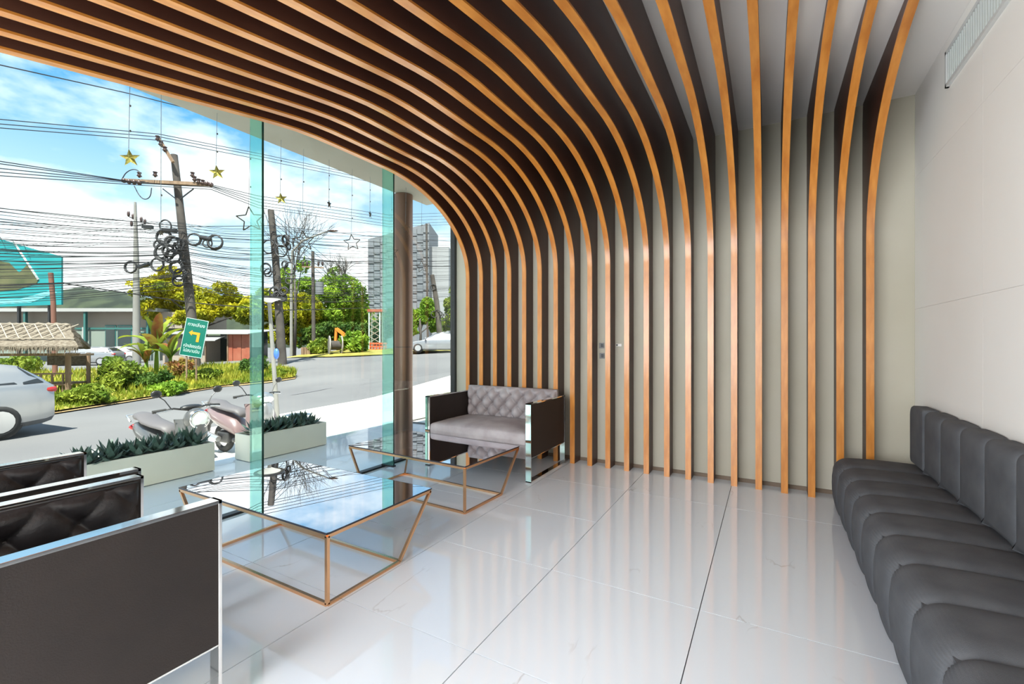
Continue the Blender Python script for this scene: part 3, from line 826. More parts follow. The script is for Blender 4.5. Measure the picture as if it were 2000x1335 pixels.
# grass tufts over the verge: uncountable
R = random.Random(5); q = MB(); AA = resample(NE, 200); BB = resample(FE, 200)
for _ in range(15000):
    i = R.randrange(40, 200); f = R.random() ** 1.3
    p = AA[i].lerp(BB[i], f); z = terrain(p.x, p.y) + .06 + .08 * (sin(pi * f) ** .5)
    h = R.uniform(.08, .30) * (.5 + min(1, f * 5) * .7); a = R.uniform(0, 6.28); l = R.uniform(.0, .5) * h
    c = Vector((p.x + R.uniform(-.1, .1), p.y + R.uniform(-.1, .1), z)); w_ = Vector((cos(a), sin(a), 0)) * .035
    q.add([c - w_, c + w_, c + Vector((-sin(a) * l, cos(a) * l, h))], [(0, 1, 2)])
tag(q.build('grass_tufts', leafmat('sunny_grass_blades', (0.129, 0.184, 0.0138), (0.386, 0.367, 0.0459), .8)), 'uneven bright grass and weeds covering the roadside verge', 'grass', kind='stuff')
# banana plants: every large leaf a part
def banana(label, px, py, hpx, seed, nl):
    p = ground(px, py); d = (p - Vector((0, 0, S))).dot(Vector((-SN, CS, 0))) / S; k = d * S / FPX; H = hpx * k
    t = thing('banana_plant', label, 'plant', tuple(p), group='banana plants on the verge'); R = random.Random(seed)
    MB().tube([(0, 0, -.05), (.03, 0, H * .25), (0, .02, H * .45)], [.11, .09, .06], 8).build('stem', M_leafG, t, smooth=True)
    for i in range(nl):
        a = 2 * pi * i / nl + R.uniform(-.3, .3); up = R.uniform(.35, 1.3); L = H * R.uniform(.5, .7); n = 9; vs = []; fs = []
        pos = Vector((0, 0, H * .42)); el = up + .35
        for j in range(n + 1):
            s = j / n; wd = .17 * H / 2.4 * (sin(pi * min(1, s * .92 + .08)) ** .6); sd = Vector((-sin(a), cos(a), 0))
            vs += [pos - sd * wd + Vector((0, 0, wd * .35)), pos, pos + sd * wd + Vector((0, 0, wd * .35))]
            pos = pos + Vector((cos(a) * cos(el), sin(a) * cos(el), sin(el))) * (L / n); el -= (1.5 - up * .75) / n * 1.3
        for j in range(n): b_ = j * 3; fs += [(b_, b_ + 1, b_ + 4, b_ + 3), (b_ + 1, b_ + 2, b_ + 5, b_ + 4)]
        mq = MB(); mq.add(vs, fs); mq.build('leaf', M_leafB if i % 4 else M_leafR, t, smooth=True)
banana('tall banana plant with broad upright leaves, left of the road sign', 305, 740, 130, 1, 9)
banana('banana plant with drooping leaves directly left of the road sign', 332, 742, 100, 2, 8)
banana('short banana plant beside the pale concrete pole', 285, 742, 80, 3, 7)

# ---- planters in front of the glass
def succulents(t_y0, t_y1, x, z, label, seed):
    R = random.Random(seed); n = int((t_y1 - t_y0) / .145)
    for i in range(n):
        for row in (0, 1):
            y = t_y0 + (i + .5 + R.uniform(-.2, .2)) * (t_y1 - t_y0) / n; xx = x + (row - .5) * .13
            pl = thing('rosette_succulent', '%s row succulent rosette, %s from the left in the %s' % (('back', 'front')[row], ordn[i], label), 'succulent', (xx, y, z - .01), R.uniform(0, 6), group='succulents in the ' + label)
            m = MB(); hh = R.uniform(.15, .24)
            for k in range(17):
                a = k * 2.4; el = .25 + 1.15 * k / 17; L = hh * (1.05 - .35 * k / 17); d_ = Vector((cos(a) * cos(el), sin(a) * cos(el), sin(el)))
                s_ = Vector((-sin(a), cos(a), 0)); b = Vector((0, 0, .02)); w_ = .027
                m.add([b - s_ * w_ * .5, b + s_ * w_ * .5, b + d_ * L * .55 + s_ * w_, b + d_ * L * .55 - s_ * w_, b + d_ * L + Vector((0, 0, L * .12)), b + d_ * L * .5 + Vector((0, 0, -.008))],
                      [(0, 1, 2, 3), (3, 2, 4), (0, 3, 5), (1, 5, 2), (3, 4, 5), (2, 5, 4)])
            m.build('leaf_rosette', M_succ, pl)
            MB().tube([(0, 0, -.03), (0, 0, .04)], .012, 6).build('stem', M_oldwood, pl)
def planter(label, ya, yb, sl_, seed):
    x1 = -3.75 * S; x0_ = x1 - .21 * S; h = .222 * S; th = .018
    t = thing('planter_box', label, 'planter', (x1, ya, 0), group='long planters outside the glass'); L = yb - ya; W = x1 - x0_
    MB().box(-th, 0, 0, L, .006, h).box(-W, -W + th, 0, L, .006, h).box(-W + th, -th, 0, th, .006, h).box(-W + th, -th, L - th, L, .006, h).box(-W + .001, -.001, .001, L - .001, .006, .02).build('trough', M_planter, t, bevel=.0015, seg=1)
    MB().box(-W + .02, -.02, .02, L - .02, 0, .007).build('foot', M_black, t)
    MB().box(-W + th, -th, th, L - th, .02, h - .03).build('soil', M_soil, t)
    succulents(ya + .08, yb - .08, (x0_ + x1) / 2, h - .03, sl_, seed)
planter('long pale planter behind the dark armchairs', 1.08 * S, 1.93 * S, 'planter behind the armchairs', 4)
planter('long pale planter seen between the two glass fins', 2.2 * S, 2.955 * S, 'planter between the glass fins', 6)

# ---- hanging stars under the soffit
def star(kind, px, py, rpx, top_py, label, yawo=0., group=None, xs_=-3.18):
    r = ray(px, py); d = xs_ / r.x; p = at(px, py, d); k = d * S / FPX; Rr = rpx * k
    t = thing('hanging_star', label, 'star', tuple(p), yawo + YAW * .9 + .35, group=group); th = Rr * .16
    pts = []
    for i in range(10):
        a = pi / 2 + i * pi / 5 + .12; q_ = Rr if i % 2 == 0 else Rr * (.42 if kind == 'solid' else .46); pts.append((cos(a) * q_, sin(a) * q_))
    m = MB()
    if kind == 'solid':
        vs = [(x_, 0, z_) for x_, z_ in pts] + [(0, -th, 0), (0, th, 0)]
        m.add(vs, [(i, (i + 1) % 10, 10) for i in range(10)] + [((i + 1) % 10, i, 11) for i in range(10)])
        m.build('star_body', M_gold if rpx > 11 and yawo < .5 else M_darkstar, t)
    else:
        for i in range(10):
            a, b = pts[i], pts[(i + 1) % 10]; m.tube([(a[0], 0, a[1]), (b[0], 0, b[1])], Rr * .045, 6)
        m.build('star_outline', M_darkstar, t)
    MB().tube([(pts[0][0], 0, pts[0][1]), (0, 0, HC - p.z)], .0022, 4).build('string', M_string, t)
    for f in (.25, .6):
        MB().ell((.002, 0, pts[0][1] + (HC - p.z - pts[0][1]) * f), (.006, .006, .009), 6, 4).build('bead', M_darkstar, t)
star('solid', 254, 308, 18, 172, 'gold five pointed star hanging furthest left')
star('solid', 424, 336, 15, 230, 'gold five pointed star hanging left of the first glass fin')
star('solid', 549, 387, 12, 300, 'small dark solid star hanging just right of the first glass fin')
star('solid', 643, 398, 10, 345, 'small star hanging edge on, third from the copper column', 1.2)
star('solid', 723, 418, 9, 365, 'tiny star hanging edge on beside the second glass fin', 1.2)
star('open', 489, 428, 25, 280, 'large outlined wire star overlapping the first glass fin')
star('open', 593, 470, 20, 325, 'outlined wire star right of the middle dark pole')
star('open', 688, 473, 16, 350, 'outlined wire star hanging left of the grey tower')
star('open', 765, 492, 13, 375, 'small outlined wire star beside the second glass fin')
star('open', 824, 520, 12, 400, 'small outlined wire star seen right of the copper column', xs_=-3.25)
star('solid', 315, 455, 6, 200, 'very small star on a long string in front of the leaning pole')
star('open', 793, 446, 9, 385, 'tiny gold outlined star in front of the copper column', xs_=-3.1)

# ---- utility poles
def pole_base(px, py, d):
    p = at(px, py, d); return p
def pole(label, pts, d, rpx, m, name='utility_pole', group=None):
    """pts: (px,py) from foot to top at depth d"""
    k = d * S / FPX; P = [at(a, b, d) for a, b in pts]; base = P[0]; base.z = terrain(base.x, base.y) - .1
    t = thing(name, label, 'pole', tuple(base), group=group)
    n = len(P); MB().tube([p - base for p in P], [rpx[0] * k + (rpx[1] - rpx[0]) * k * i / (n - 1) for i in range(n)], 10).build('shaft', m, t, smooth='auto')
    return t, base, k
def rel(px, py, d, base): return at(px, py, d) - base
DA = 19
t, bA, k = pole('tall dark leaning utility pole carrying a wooden crossarm and cable coils', [(383, 722), (374, 620), (364, 520), (352, 410), (340, 302)], DA, (9.5, 6), M_pole)
MB().bar(rel(246, 352, DA - .3, bA), rel(413, 360, DA - .3, bA), .17).build('crossarm', M_oldwood, t)
MB().bar(rel(318, 368, DA - .3, bA), rel(344, 388, DA - .25, bA), .05).bar(rel(378, 368, DA - .3, bA), rel(352, 388, DA - .25, bA), .05).build('arm_brace', M_black, t)
MB().bar(rel(338, 316, DA - .3, bA), rel(309, 268, DA - .3, bA), .13).build('top_bracket', M_oldwood, t)
for (a, b) in [(308, 266), (314, 276), (322, 287), (272, 337), (303, 336), (376, 337), (380, 345), (388, 350), (396, 352)]:
    c = rel(a, b + 4, DA - .35, bA); MB().ell(c, (.09, .09, .16), 8, 6).ell(c + Vector((0, 0, .12)), (.12, .12, .04), 8, 4).ell(c - Vector((0, 0, .05)), (.13, .13, .04), 8, 4).build('insulator', M_insul, t, smooth=True)
for (a, b) in [(242, 352), (252, 354), (262, 355), (272, 356), (404, 358), (412, 360)]:
    c = rel(a, b, DA - .35, bA); MB().ell(c, (.13, .13, .13), 8, 6).build('insulator', M_insul, t, smooth=True)
def loop_cable(pts, r, parent, base):
    P = [rel(a, b, dd, base) for a, b, dd in pts]
    for _ in range(2):
        Q = [P[0]]
        for a, b in zip(P, P[1:]): Q += [a.lerp(b, .25), a.lerp(b, .75)]
        P = Q + [P[-1]]
    MB().tube(P, r, 6).build('jumper_cable', M_cable, parent, smooth=True)
loop_cable([(239, 348, 18.6), (246, 336, 18.6), (260, 329, 18.6), (272, 333, 18.6), (276, 345, 18.6)], .025, t, bA)
loop_cable([(262, 362, 18.6), (272, 382, 18.6), (283, 390, 18.6), (294, 384, 18.6), (296, 366, 18.6)], .025, t, bA)
def coil(parent, base, px, py, R_, d, tilt, sq=1., n=3):
    k = d * S / FPX; c = rel(px, py, d, base); ax = Vector((SN + tilt, -CS, tilt * .4)); m = MB()
    for i in range(n):
        m.torus(c + Vector((random.uniform(-1, 1), random.uniform(-1, 1), random.uniform(-1, 1))) * k * 1.4, R_ * k * random.uniform(.92, 1.03), .042, ax + Vector((random.uniform(-.12, .12), 0, random.uniform(-.12, .12))), 22, 5)
    m.build('cable_coil', M_cable, parent, smooth=True)
for (a, b, r_, tl, n_) in [(320, 462, 14, .1, 4), (322, 492, 17, .3, 3), (316, 490, 15, -.2, 3), (331, 489, 12, .5, 2), (344, 521, 12, .1, 4), (307, 516, 13, .1, 2), (256, 522, 11, 0, 2),
                          (380, 466, 12, .4, 2), (421, 471, 14, .1, 3), (336, 470, 10, .6, 2), (350, 548, 10, .4, 2), (322, 440, 12, 0, 1), (338, 500, 13, .3, 3), (310, 476, 9, .2, 2), (345, 484, 9, -.4, 2), (404, 474, 8, .5, 1), (350, 535, 11, .2, 2), (341, 476, 14, .8, 2)]:
    coil(t, bA, a, b, r_, DA - .4, tl, n=n_)
for (a0, b0, a1, b1) in [(271, 521, 292, 515), (392, 463, 412, 467), (315, 448, 345, 450)]:
    MB().tube([rel(a0, b0, DA - .4, bA), rel(a1, b1, DA - .4, bA)], .11, 8).build('splice_box', M_black, t, smooth='auto')
DB = 25
t, bB, k = pole('pale slender concrete pole left of the leaning pole', [(267, 700), (266, 500), (264, 394)], DB, (7.0, 2.0), M_polelight)
for (a, b) in [(251, 417), (260, 422), (276, 428), (283, 432), (257, 436)]:
    MB().ell(rel(a, b, DB, bB), (.10, .10, .22), 8, 6).build('insulator', M_insul, t, smooth=True)
MB().bar(rel(250, 421, DB, bB), rel(266, 430, DB, bB), .05).bar(rel(284, 436, DB, bB), rel(266, 440, DB, bB), .05).build('crossarm', M_black, t)
MB().bar(rel(279, 442, DB, bB), rel(298, 443, DB, bB), .24).build('splice_box', M_black, t)
DC = 21
t, bC, k = pole('dark upright utility pole just right of the first glass fin, hung with cable loops', [(552, 716), (546, 620), (538, 500), (529, 410)], DC, (8.5, 6), M_pole)
R = random.Random(3)
for i in range(16):
    coil(t, bC, R.uniform(512, 566), R.uniform(462, 590), R.uniform(5, 13), DC - .3, R.uniform(-.6, .6), n=R.choice((1, 2)))
random.seed(11)
t, bD, k = pole('slim dark pole with a grey transformer, right of the middle poles', [(613, 682), (612, 600), (611, 490)], 27, (4, 3), M_pole)
MB().disc(rel(624, 562, 26.8, bD), .30, .95, n=12).build('transformer', M_block, t, smooth='auto')
MB().bar(rel(590, 520, 27, bD), rel(632, 522, 27, bD), .10).build('crossarm', M_oldwood, t)
for a in (592, 600, 622, 630): MB().ell(rel(a, 514, 27, bD), (.09, .09, .2), 8, 5).build('insulator', M_insul, t, smooth=True)
t, bE, k = pole('thin pale lamp post with a long curved arm among the trees', [(569, 700), (569, 560), (571, 490), (590, 470), (620, 458), (640, 451)], 26, (3, 1.2), M_polelight, 'street_lamp')
t['category'] = 'street lamp'
MB().ell(rel(650, 450, 26, bE), (.42, .14, .07), 10, 6, Matrix.Rotation(YAW, 3, 'Z')).build('lamp_head', M_insul, t, smooth=True)
t, bF, k = pole('pale concrete pole close to the window end frame', [(889, 690), (888, 560), (887, 462)], 30, (5, 3), M_polelight)
t, bG, k = pole('dark leaning pole above the silver car', [(862, 655), (853, 590), (844, 536)], 33, (6, 4), M_pole)
for i in range(6): coil(t, bG, R.uniform(846, 872), R.uniform(560, 620), R.uniform(5, 9), 32.8, R.uniform(-.6, .6), n=1)
t, bH, k = pole('thin rusty pole standing behind the thatched hut', [(108, 640), (104, 590), (99, 532)], 17, (4, 4), mat('rusty_steel', (.16, .07, .05), .8))
t, bI, k = pole('dark thin mast beside the grey tower', [(836, 655), (834, 540), (833, 436)], 50, (2.2, 2), M_pole)

# ---- overhead cables
def cable(pts, r, group, label, sag=0.):
    P = []
    for (a, b) in zip(pts, pts[1:]):
        A = at(*a); B = at(*b); n = 9
        for i in range(n + (b == pts[-1])):
            f = i / n; p = A.lerp(B, f); p.z -= sag * 4 * f * (1 - f); P.append(p)
    o = MB().tube(P, r, 4, caps=False).build('overhead_cable', M_cable); tag(o, label, 'cable', group)
G1 = 'high tension cables over the top of the leaning pole'
ORD = ['uppermost', 'second', 'third', 'fourth', 'fifth', 'sixth', 'lowest']
for i, (ya, yb) in enumerate([(231, 265), (241, 271), (249, 278)]):
    cable([(-80, ya - 6, 13), (309 + 5 * i, yb - 4, 18.6), (505, yb + 34 - i, 25), (760, yb + 88 - i * 2, 36), (905, yb + 120, 46)], .022, G1, ('uppermost', 'middle', 'lowest')[i] + ' of the three cables over the very top of the leaning pole')
cable([(-60, 113, 9), (252, 182, 12), (520, 250, 15)], .018, None, 'single black cable crossing the blue sky at upper left')
G2 = 'cables tied to the crossarm of the leaning pole'
for i, (ya, yb, yc) in enumerate([(312, 352, 386), (318, 354, 392), (330, 355, 398), (339, 357, 404), (347, 361, 409)]):
    cable([(-80, ya - 10, 13), (244 + 8 * i, yb, 18.6), (412, yb + 8, 18.8), (505, yc - 4, 24), (760, yc + 33, 36), (905, yc + 28, 48)], .024, G2, ORD[i if i < 4 else 6] + ' of the five black cables tied to the crossarm of the leaning pole')
G3 = 'tangled telephone cables strung from pole to pole'
R = random.Random(12)
for i in range(44):
    y0_ = 392 + i * 4.7 + R.uniform(-5, 5); ym = 432 + i * 2.9 + R.uniform(-6, 6); yc = 440 + i * 3.4 + R.uniform(-8, 8); ye = 462 + i * 2.8 + R.uniform(-12, 12)
    cable([(-90, y0_, 13), (R.uniform(350, 372), ym, 18.7), (R.uniform(528, 545), yc, 20.8), (720, (yc + ye) / 2 + 4, 30), (915, ye, 44)], R.uniform(.012, .024), G3,
          'thin black telephone cable in the tangle strung between the poles', R.uniform(0, .25))
G4 = 'thin service wires slanting up to the pale pole'
for i in range(7):
    cable([(-60, 440 + i * 13, 20), (264, 425 + i * 6 + R.uniform(-6, 6), 25), (352, 440 + i * 7, 19)], .012, G4, ORD[i] + ' of the thin service wires slanting up to the pale slender pole', R.uniform(-.1, .2))
G5 = 'diagonal wires falling to the right from the middle pole'
for i in range(5):
    cable([(533, 415 + i * 9, 20.8), (640, 505 + i * 10, 26), (760, 585 + i * 12, 32)], .014, G5, ORD[i if i < 4 else 6] + ' of the wires falling diagonally right from the middle dark pole')
cable([(-60, 560, 14), (120, 552, 16), (372, 590, 18.8), (545, 605, 20.8), (640, 603, 27), (780, 598, 34)], .035, None, 'thick low cable sagging in front of the trees')

# ---- green road sign
p = ground(378, 728); d = 14.2
c = at(379, 659, d); k = d * S / FPX
t = thing('road_sign', 'tilted green road sign with an orange left turn arrow', 'sign', (c.x, c.y, c.z), YAW + .12)
M_ = Matrix.Rotation(radians(10.5), 4, 'Y')
t.rotation_euler = (Matrix.Rotation(YAW + .12, 4, 'Z') @ M_).to_euler()
hw_, hh_ = 20.5 * k, 37 * k
MB().box(-hw_, hw_, 0, .02, -hh_, hh_).build('panel', M_signg, t)
m = MB(); f_ = .9 * k
m.box(-hw_, hw_, -.006, 0, hh_ - f_, hh_).box(-hw_, hw_, -.006, 0, -hh_, -hh_ + f_).box(-hw_, -hw_ + f_, -.006, 0, -hh_, hh_).box(hw_ - f_, hw_, -.006, 0, -hh_, hh_).build('border', M_signw, t)
ar = [(-11, 9), (-5, 14.5), (-5, 11.3), (9.5, 11.3), (9.5, -7), (4.5, -7), (4.5, 6.6), (-5, 6.6), (-5, 3.5)]
MB().prism([(a * k, b * k) for a, b in ar], -.008, -.0005, lambda u, v, w_: (u, w_, v)).build('turn_arrow', M_signo, t)
def textmesh(s, size, z, parent, m):
    cu = bpy.data.curves.new('lettering', 'FONT'); cu.body = s; cu.size = size; cu.align_x = 'CENTER'; cu.align_y = 'CENTER'; cu.extrude = .003
    o = bpy.data.objects.new('tmp', cu); COL.objects.link(o); bpy.context.view_layer.update()
    me = bpy.data.meshes.new_from_object(o.evaluated_get(bpy.context.evaluated_depsgraph_get())); bpy.data.objects.remove(o)
    me.materials.clear(); me.materials.append(m)
    b = bpy.data.objects.new('lettering', me); COL.objects.link(b); b.parent = parent; b.rotation_euler = (pi/2, 0, 0); b.location = (0, -.004, z)
    w_ = max((v.co.x for v in me.vertices), default=0) - min((v.co.x for v in me.vertices), default=0)
    return b, w_
for s_, z_, wd in (('ทางเลี่ยง', 25, 31), ('หลีกเลี่ยงรถติด', -17, 32), ('ไปสนามบิน', -26, 30)):
    b, w_ = textmesh(s_, 9 * k, z_ * k, t, M_signw)
    if w_ > 0: b.scale.x = wd * k / w_
zg = terrain(c.x, c.y)
for dx in (-9, 9):
    q = Matrix(M_).inverted()
    MB().bar((dx * k, .045, -hh_ * .9), (dx * k + (c.z - zg) * .12, .05, -(c.z - zg) * .98), .05).build('post', M_oldwood, t)

# ---- thatched roadside hut
p = ground(133, 776); dH = 11.1
hx, hy = at(133, 667, dH).x, at(133, 667, dH).y; hz = terrain(hx, hy)
t = thing('thatched_hut', 'thatched bamboo roadside hut with a lattice covered roof', 'hut', (hx, hy, hz), YAW + .30)
kk = dH * S / FPX
def hp(x, z): return ((x - 133) * kk, (S + (667 - z) * kk) - hz)     # hut front plane coordinates
x_, z_ = hp(133, 690)
for (xx, yy) in ((0, 0), (-.1, 1.3), (-2.9, 0), (-2.9, 1.3)):
    MB().tube([(xx, yy, -.1), (xx, yy, z_)], .075 if yy == 0 else .06, 8).build('post', M_oldwood, t, smooth='auto')
zr, ze = hp(0, 629)[1], hp(0, 678)[1]
# roof slopes: thick thatch slabs with ragged fringe
def slab(y0_, y1_, z0_, z1_, xa0, xb0, xa1, xb1, n=40):
    R_ = random.Random(int(y0_ * 10) + 3); vs = []; fs = []; m_ = 8
    for j in range(m_ + 1):
        f = j / m_
        for i in range(n + 1):
            g = i / n; x = (xa0 + (xb0 - xa0) * g) * (1 - f) + (xa1 + (xb1 - xa1) * g) * f
            vs.append((x + R_.uniform(-.02, .02), y0_ + (y1_ - y0_) * f, z0_ + (z1_ - z0_) * f + R_.uniform(-.03, .03)))
    nn = len(vs); vs += [(a, b, c_ - .10) for a, b, c_ in vs]
    for j in range(m_):
        for i in range(n):
            k0 = j * (n + 1) + i; fs += [(k0, k0 + 1, k0 + n + 2, k0 + n + 1), (nn + k0, nn + k0 + n + 1, nn + k0 + n + 2, nn + k0 + 1)]
    for i in range(n): fs += [(i, nn + i, nn + i + 1, i + 1), (m_ * (n + 1) + i, m_ * (n + 1) + i + 1, nn + m_ * (n + 1) + i + 1, nn + m_ * (n + 1) + i)]
    for j in range(m_):
        for e0 in (0, n): k0 = j * (n + 1) + e0; fs.append((k0, k0 + n + 1, nn + k0 + n + 1, nn + k0))
    q_ = MB(); q_.add(vs, fs); return q_
slab(.6, -.55, zr, ze + .04, -3.9, -.28, -4.1, .52).build('roof_thatch', M_thatch, t)
slab(.6, 1.7, zr, ze + .04, -3.9, -.28, -4.1, -.25).build('roof_thatch', M_thatch, t)
m = MB(); R = random.Random(9)
for i in range(420):
    x = -4.1 + 4.62 * i / 420; y = -.55 + R.uniform(-.05, .05)
    m.add([(x, y, ze + .06), (x + .03, y, ze + .06), (x + .015 + R.uniform(-.03, .03), y - .03, ze - R.uniform(.10, .26))], [(0, 1, 2)])
for i in range(180):
    f = i / 180; x = -.28 + .80 * f; y = .6 - 1.15 * f; z = zr + (ze + .04 - zr) * f
    m.add([(x, y, z), (x, y + .05, z), (x + R.uniform(.05, .22), y, z - R.uniform(.02, .14))], [(0, 1, 2)])
m.build('thatch_fringe', M_thatch, t)['kind'] = 'stuff'
m = MB(); 
def rp(x, f): return Vector((x, .6 - 1.15 * f - .02, zr + (ze + .04 - zr) * f + .05))
for i in range(13):
    x = -3.95 + i * .285
    m2 = MB().tube([rp(x, .12), rp(x + .58, .72)], .017, 5).build('lattice_cane', M_cane, t)
    m2 = MB().tube([rp(x + .58, .12), rp(x, .72)], .017, 5).build('lattice_cane', M_cane, t)
MB().tube([rp(-4.0, .12), rp(-.2, .12)], .02, 5).build('lattice_cane', M_cane, t); MB().tube([rp(-4.0, .74), rp(.3, .74)], .02, 5).build('lattice_cane', M_cane, t)
for x, y in ((-2.9, .0), (0, 0)):
    MB().bar((x, -.02, z_ - .05), (x, 1.35, z_ - .05), .07).build('roof_beam', M_oldwood, t)
MB().bar((-3.3, 0, z_ - .02), (.3, 0, z_ - .02), .08).build('roof_beam', M_oldwood, t)
MB().box(-1.35, -.25, 1.5, 1.53, z_ - .42, z_ - .06).build('hanging_mat', M_thatch, t)
for zz in (.45, .80): MB().bar((-1.35, -.02, zz), (.12, -.02, zz), .05).build('rail', M_oldwood, t)
for i in range(5): MB().bar((-1.25 + i * .28, 0, .10), (-1.25 + i * .28, 0, .80), .045).build('baluster', M_oldwood, t)
MB().box(-2.8, -.15, .9, 1.4, .40, .45).build('bench_plank', M_oldwood, t)

# ---- cars
def make_car(label, loc, rz, paint, L=4.35, W=1.74, H=1.46, kind='wagon'):
    t = thing('parked_car', label, 'car', tuple(loc), rz)
    if kind == 'sedan':
        st = [(0, .32, .52, .52, .60), (.10, .22, .66, .66, .76), (.5, .18, .76, .76, .84), (1.15, .17, .88, .88, .86), (1.35, .17, .91, 1.00, .87), (2.0, .17, .93, 1.36, .87), (2.5, .17, .94, 1.44, .87),
              (3.1, .17, .95, 1.38, .87), (3.75, .17, .97, 1.03, .86), (4.0, .2, .98, .98, .84), (4.28, .24, .92, .92, .78), (4.35, .34, .7, .7, .66)]
    else:
        st = [(0, .32, .52, .52, .60), (.10, .22, .68, .68, .76), (.5, .18, .80, .80, .84), (1.0, .17, .90, .92, .86), (1.2, .17, .93, 1.02, .87), (1.85, .17, .95, 1.38, .87), (2.5, .17, .96, 1.46, .87),
              (3.3, .17, .97, 1.44, .87), (3.8, .17, .98, 1.36, .86), (4.15, .2, 1.0, 1.10, .84), (4.30, .24, .95, .95, .80), (4.35, .34, .7, .7, .70)]
    sH = H / 1.46; sL = L / 4.35; vs = []; fs = []; n = 14
    for (x, zb, zl, zt, hw_) in st:
        zb, zl, zt = zb * sH, zl * sH, zt * sH; cab = max(0, zt - zl); hw_ = hw_ * W / 1.74; tw = hw_ * (1 - .30 * min(1, cab / .45))
        ring = [(-hw_ * .86, zb), (-hw_, zb + .10), (-hw_ * 1.01, (zb + zl) / 2), (-hw_ * .98, zl - .03), (-hw_ * .95, zl), (-(tw * .3 + hw_ * .62), zl + cab * .55), (-tw * .86, zt - .01 * (cab > .1)),
                (tw * .86, zt - .01 * (cab > .1)), ((tw * .3 + hw_ * .62), zl + cab * .55), (hw_ * .95, zl), (hw_ * .98, zl - .03), (hw_ * 1.01, (zb + zl) / 2), (hw_, zb + .10), (hw_ * .86, zb)]
        vs += [(x * sL, y, z) for y, z in ring]
    for i in range(len(st) - 1):
        for j in range(n): fs.append((i * n + j, i * n + (j + 1) % n, (i + 1) * n + (j + 1) % n, (i + 1) * n + j))
    fs += [tuple(range(n)), tuple((len(st) - 1) * n + j for j in range(n - 1, -1, -1))]
    q = MB(); q.add(vs, fs); body = q.build('body', paint, t, smooth='auto')
    # side windows, windscreen, rear window as slightly proud panes
    def ringpt(i, j): return Vector(vs[i * n + j])
    def pane(name, quad, off, mm=M_carglass):
        c = sum(quad, Vector()) / len(quad); nrm = (quad[1] - quad[0]).cross(quad[-1] - quad[0]).normalized()
        if nrm.dot(c - Vector((L / 2, 0, .7))) < 0: nrm = -nrm
        qs = [c + (p_ - c) * .90 + nrm * off for p_ in quad]; k_ = len(qs)
        q_ = MB(); q_.add(qs + [a - nrm * .03 for a in qs], [tuple(range(k_)), tuple(range(2 * k_ - 1, k_ - 1, -1))] + [(i, (i + 1) % k_, (i + 1) % k_ + k_, i + k_) for i in range(k_)])
        return q_.build(name, mm, t)
    for (j0, j1) in ((4, 6), (9, 7)):
        pane('side_window', [ringpt(4, j0), ringpt(6, j0), ringpt(6, j1), ringpt(5, j1)], .012); pane('side_window', [ringpt(6, j0), ringpt(8, j0), ringpt(7, j1), ringpt(6, j1)], .012)
    if kind == 'wagon':
        for (j0, j1) in ((4, 6), (9, 7)): pane('quarter_window', [ringpt(8, j0), ringpt(9, j0), ringpt(8, j1)], .012)
    pane('windscreen', [ringpt(4, 6), ringpt(4, 7), ringpt(5, 7), ringpt(5, 6)], .015)
    pane('rear_window', [ringpt(8, 6), ringpt(8, 7), ringpt(9, 7), ringpt(9, 6)], .015)
    for (x, nm) in ((.80, 'f'), (3.45, 'r')):
        for sy in (-1, 1):
            y = sy * (W / 2 - .06); wq = MB().torus((x * sL, y, .32), .235, .085, (0, 1, 0), 20, 8, 1.1).build('wheel', M_rubber, t, smooth=True)
            MB().disc((x * sL, y + sy * .04, .32), .205, .10, (0, 1, 0), 16).build('rim', M_rim, wq, smooth='auto')
            MB().disc((x * sL, y - sy * .09, .34), .37, .16, (0, 1, 0), 18).build('wheel_arch', M_black, t)
    for sy in (-1, 1):
        MB().ell((.12 * sL, sy * .60, .62 * sH), (.14, .17, .08), 10, 6).build('headlamp', M_lens, t, smooth=True)
        MB().ell((4.18 * sL, sy * .70, .86 * sH), (.20, .13, .10), 12, 8).build('tail_lamp', M_red, t, smooth=True)
        MB().ell((1.32 * sL, sy * (W / 2 + .08), 1.0 * sH), (.07, .10, .06), 8, 5).build('mirror', paint, t, smooth=True)
    MB().box(.0, .05, -.55, .55, .25, .38).build('bumper_grille', M_black, t)
    return t
def put_car(label, px, py, heading, paint, kind, frac=.5, **kw):
    p = ground(px, py); L = kw.get('L', 4.35); h = Vector((cos(heading), sin(heading), 0)); p2 = p - h * L * frac
    p2.z = terrain((p2 + h * L * .5).x, (p2 + h * L * .5).y); return make_car(label, p2, heading, paint, kind=kind, **kw)
hr = YAW     # image-right direction in plan
put_car('silver saloon car driving along the far road at the right of the window', 846, 687.5, hr + .15, M_carsilver, 'sedan', .42)
put_car('silver estate car parked behind the thatched hut', 165, 712, hr + .25, M_carsilver, 'wagon', .45)
put_car('white car parked in front of the shop door', 225, 707, hr + .4, M_carwhite, 'sedan', .5)
put_car('white car parked right of the shop door, partly behind banana leaves', 262, 702, hr + .5, M_carwhite, 'wagon', .4)
put_car('small white car by the dark shed opening', 392, 700, hr - .1, M_carwhite, 'wagon', .75, L=3.7, W=1.6)
put_car('silver hatchback at the left edge with red tail lamps, on the near road', 72, 836, radians(97), M_carsilver, 'wagon', 1.0, L=4.1)

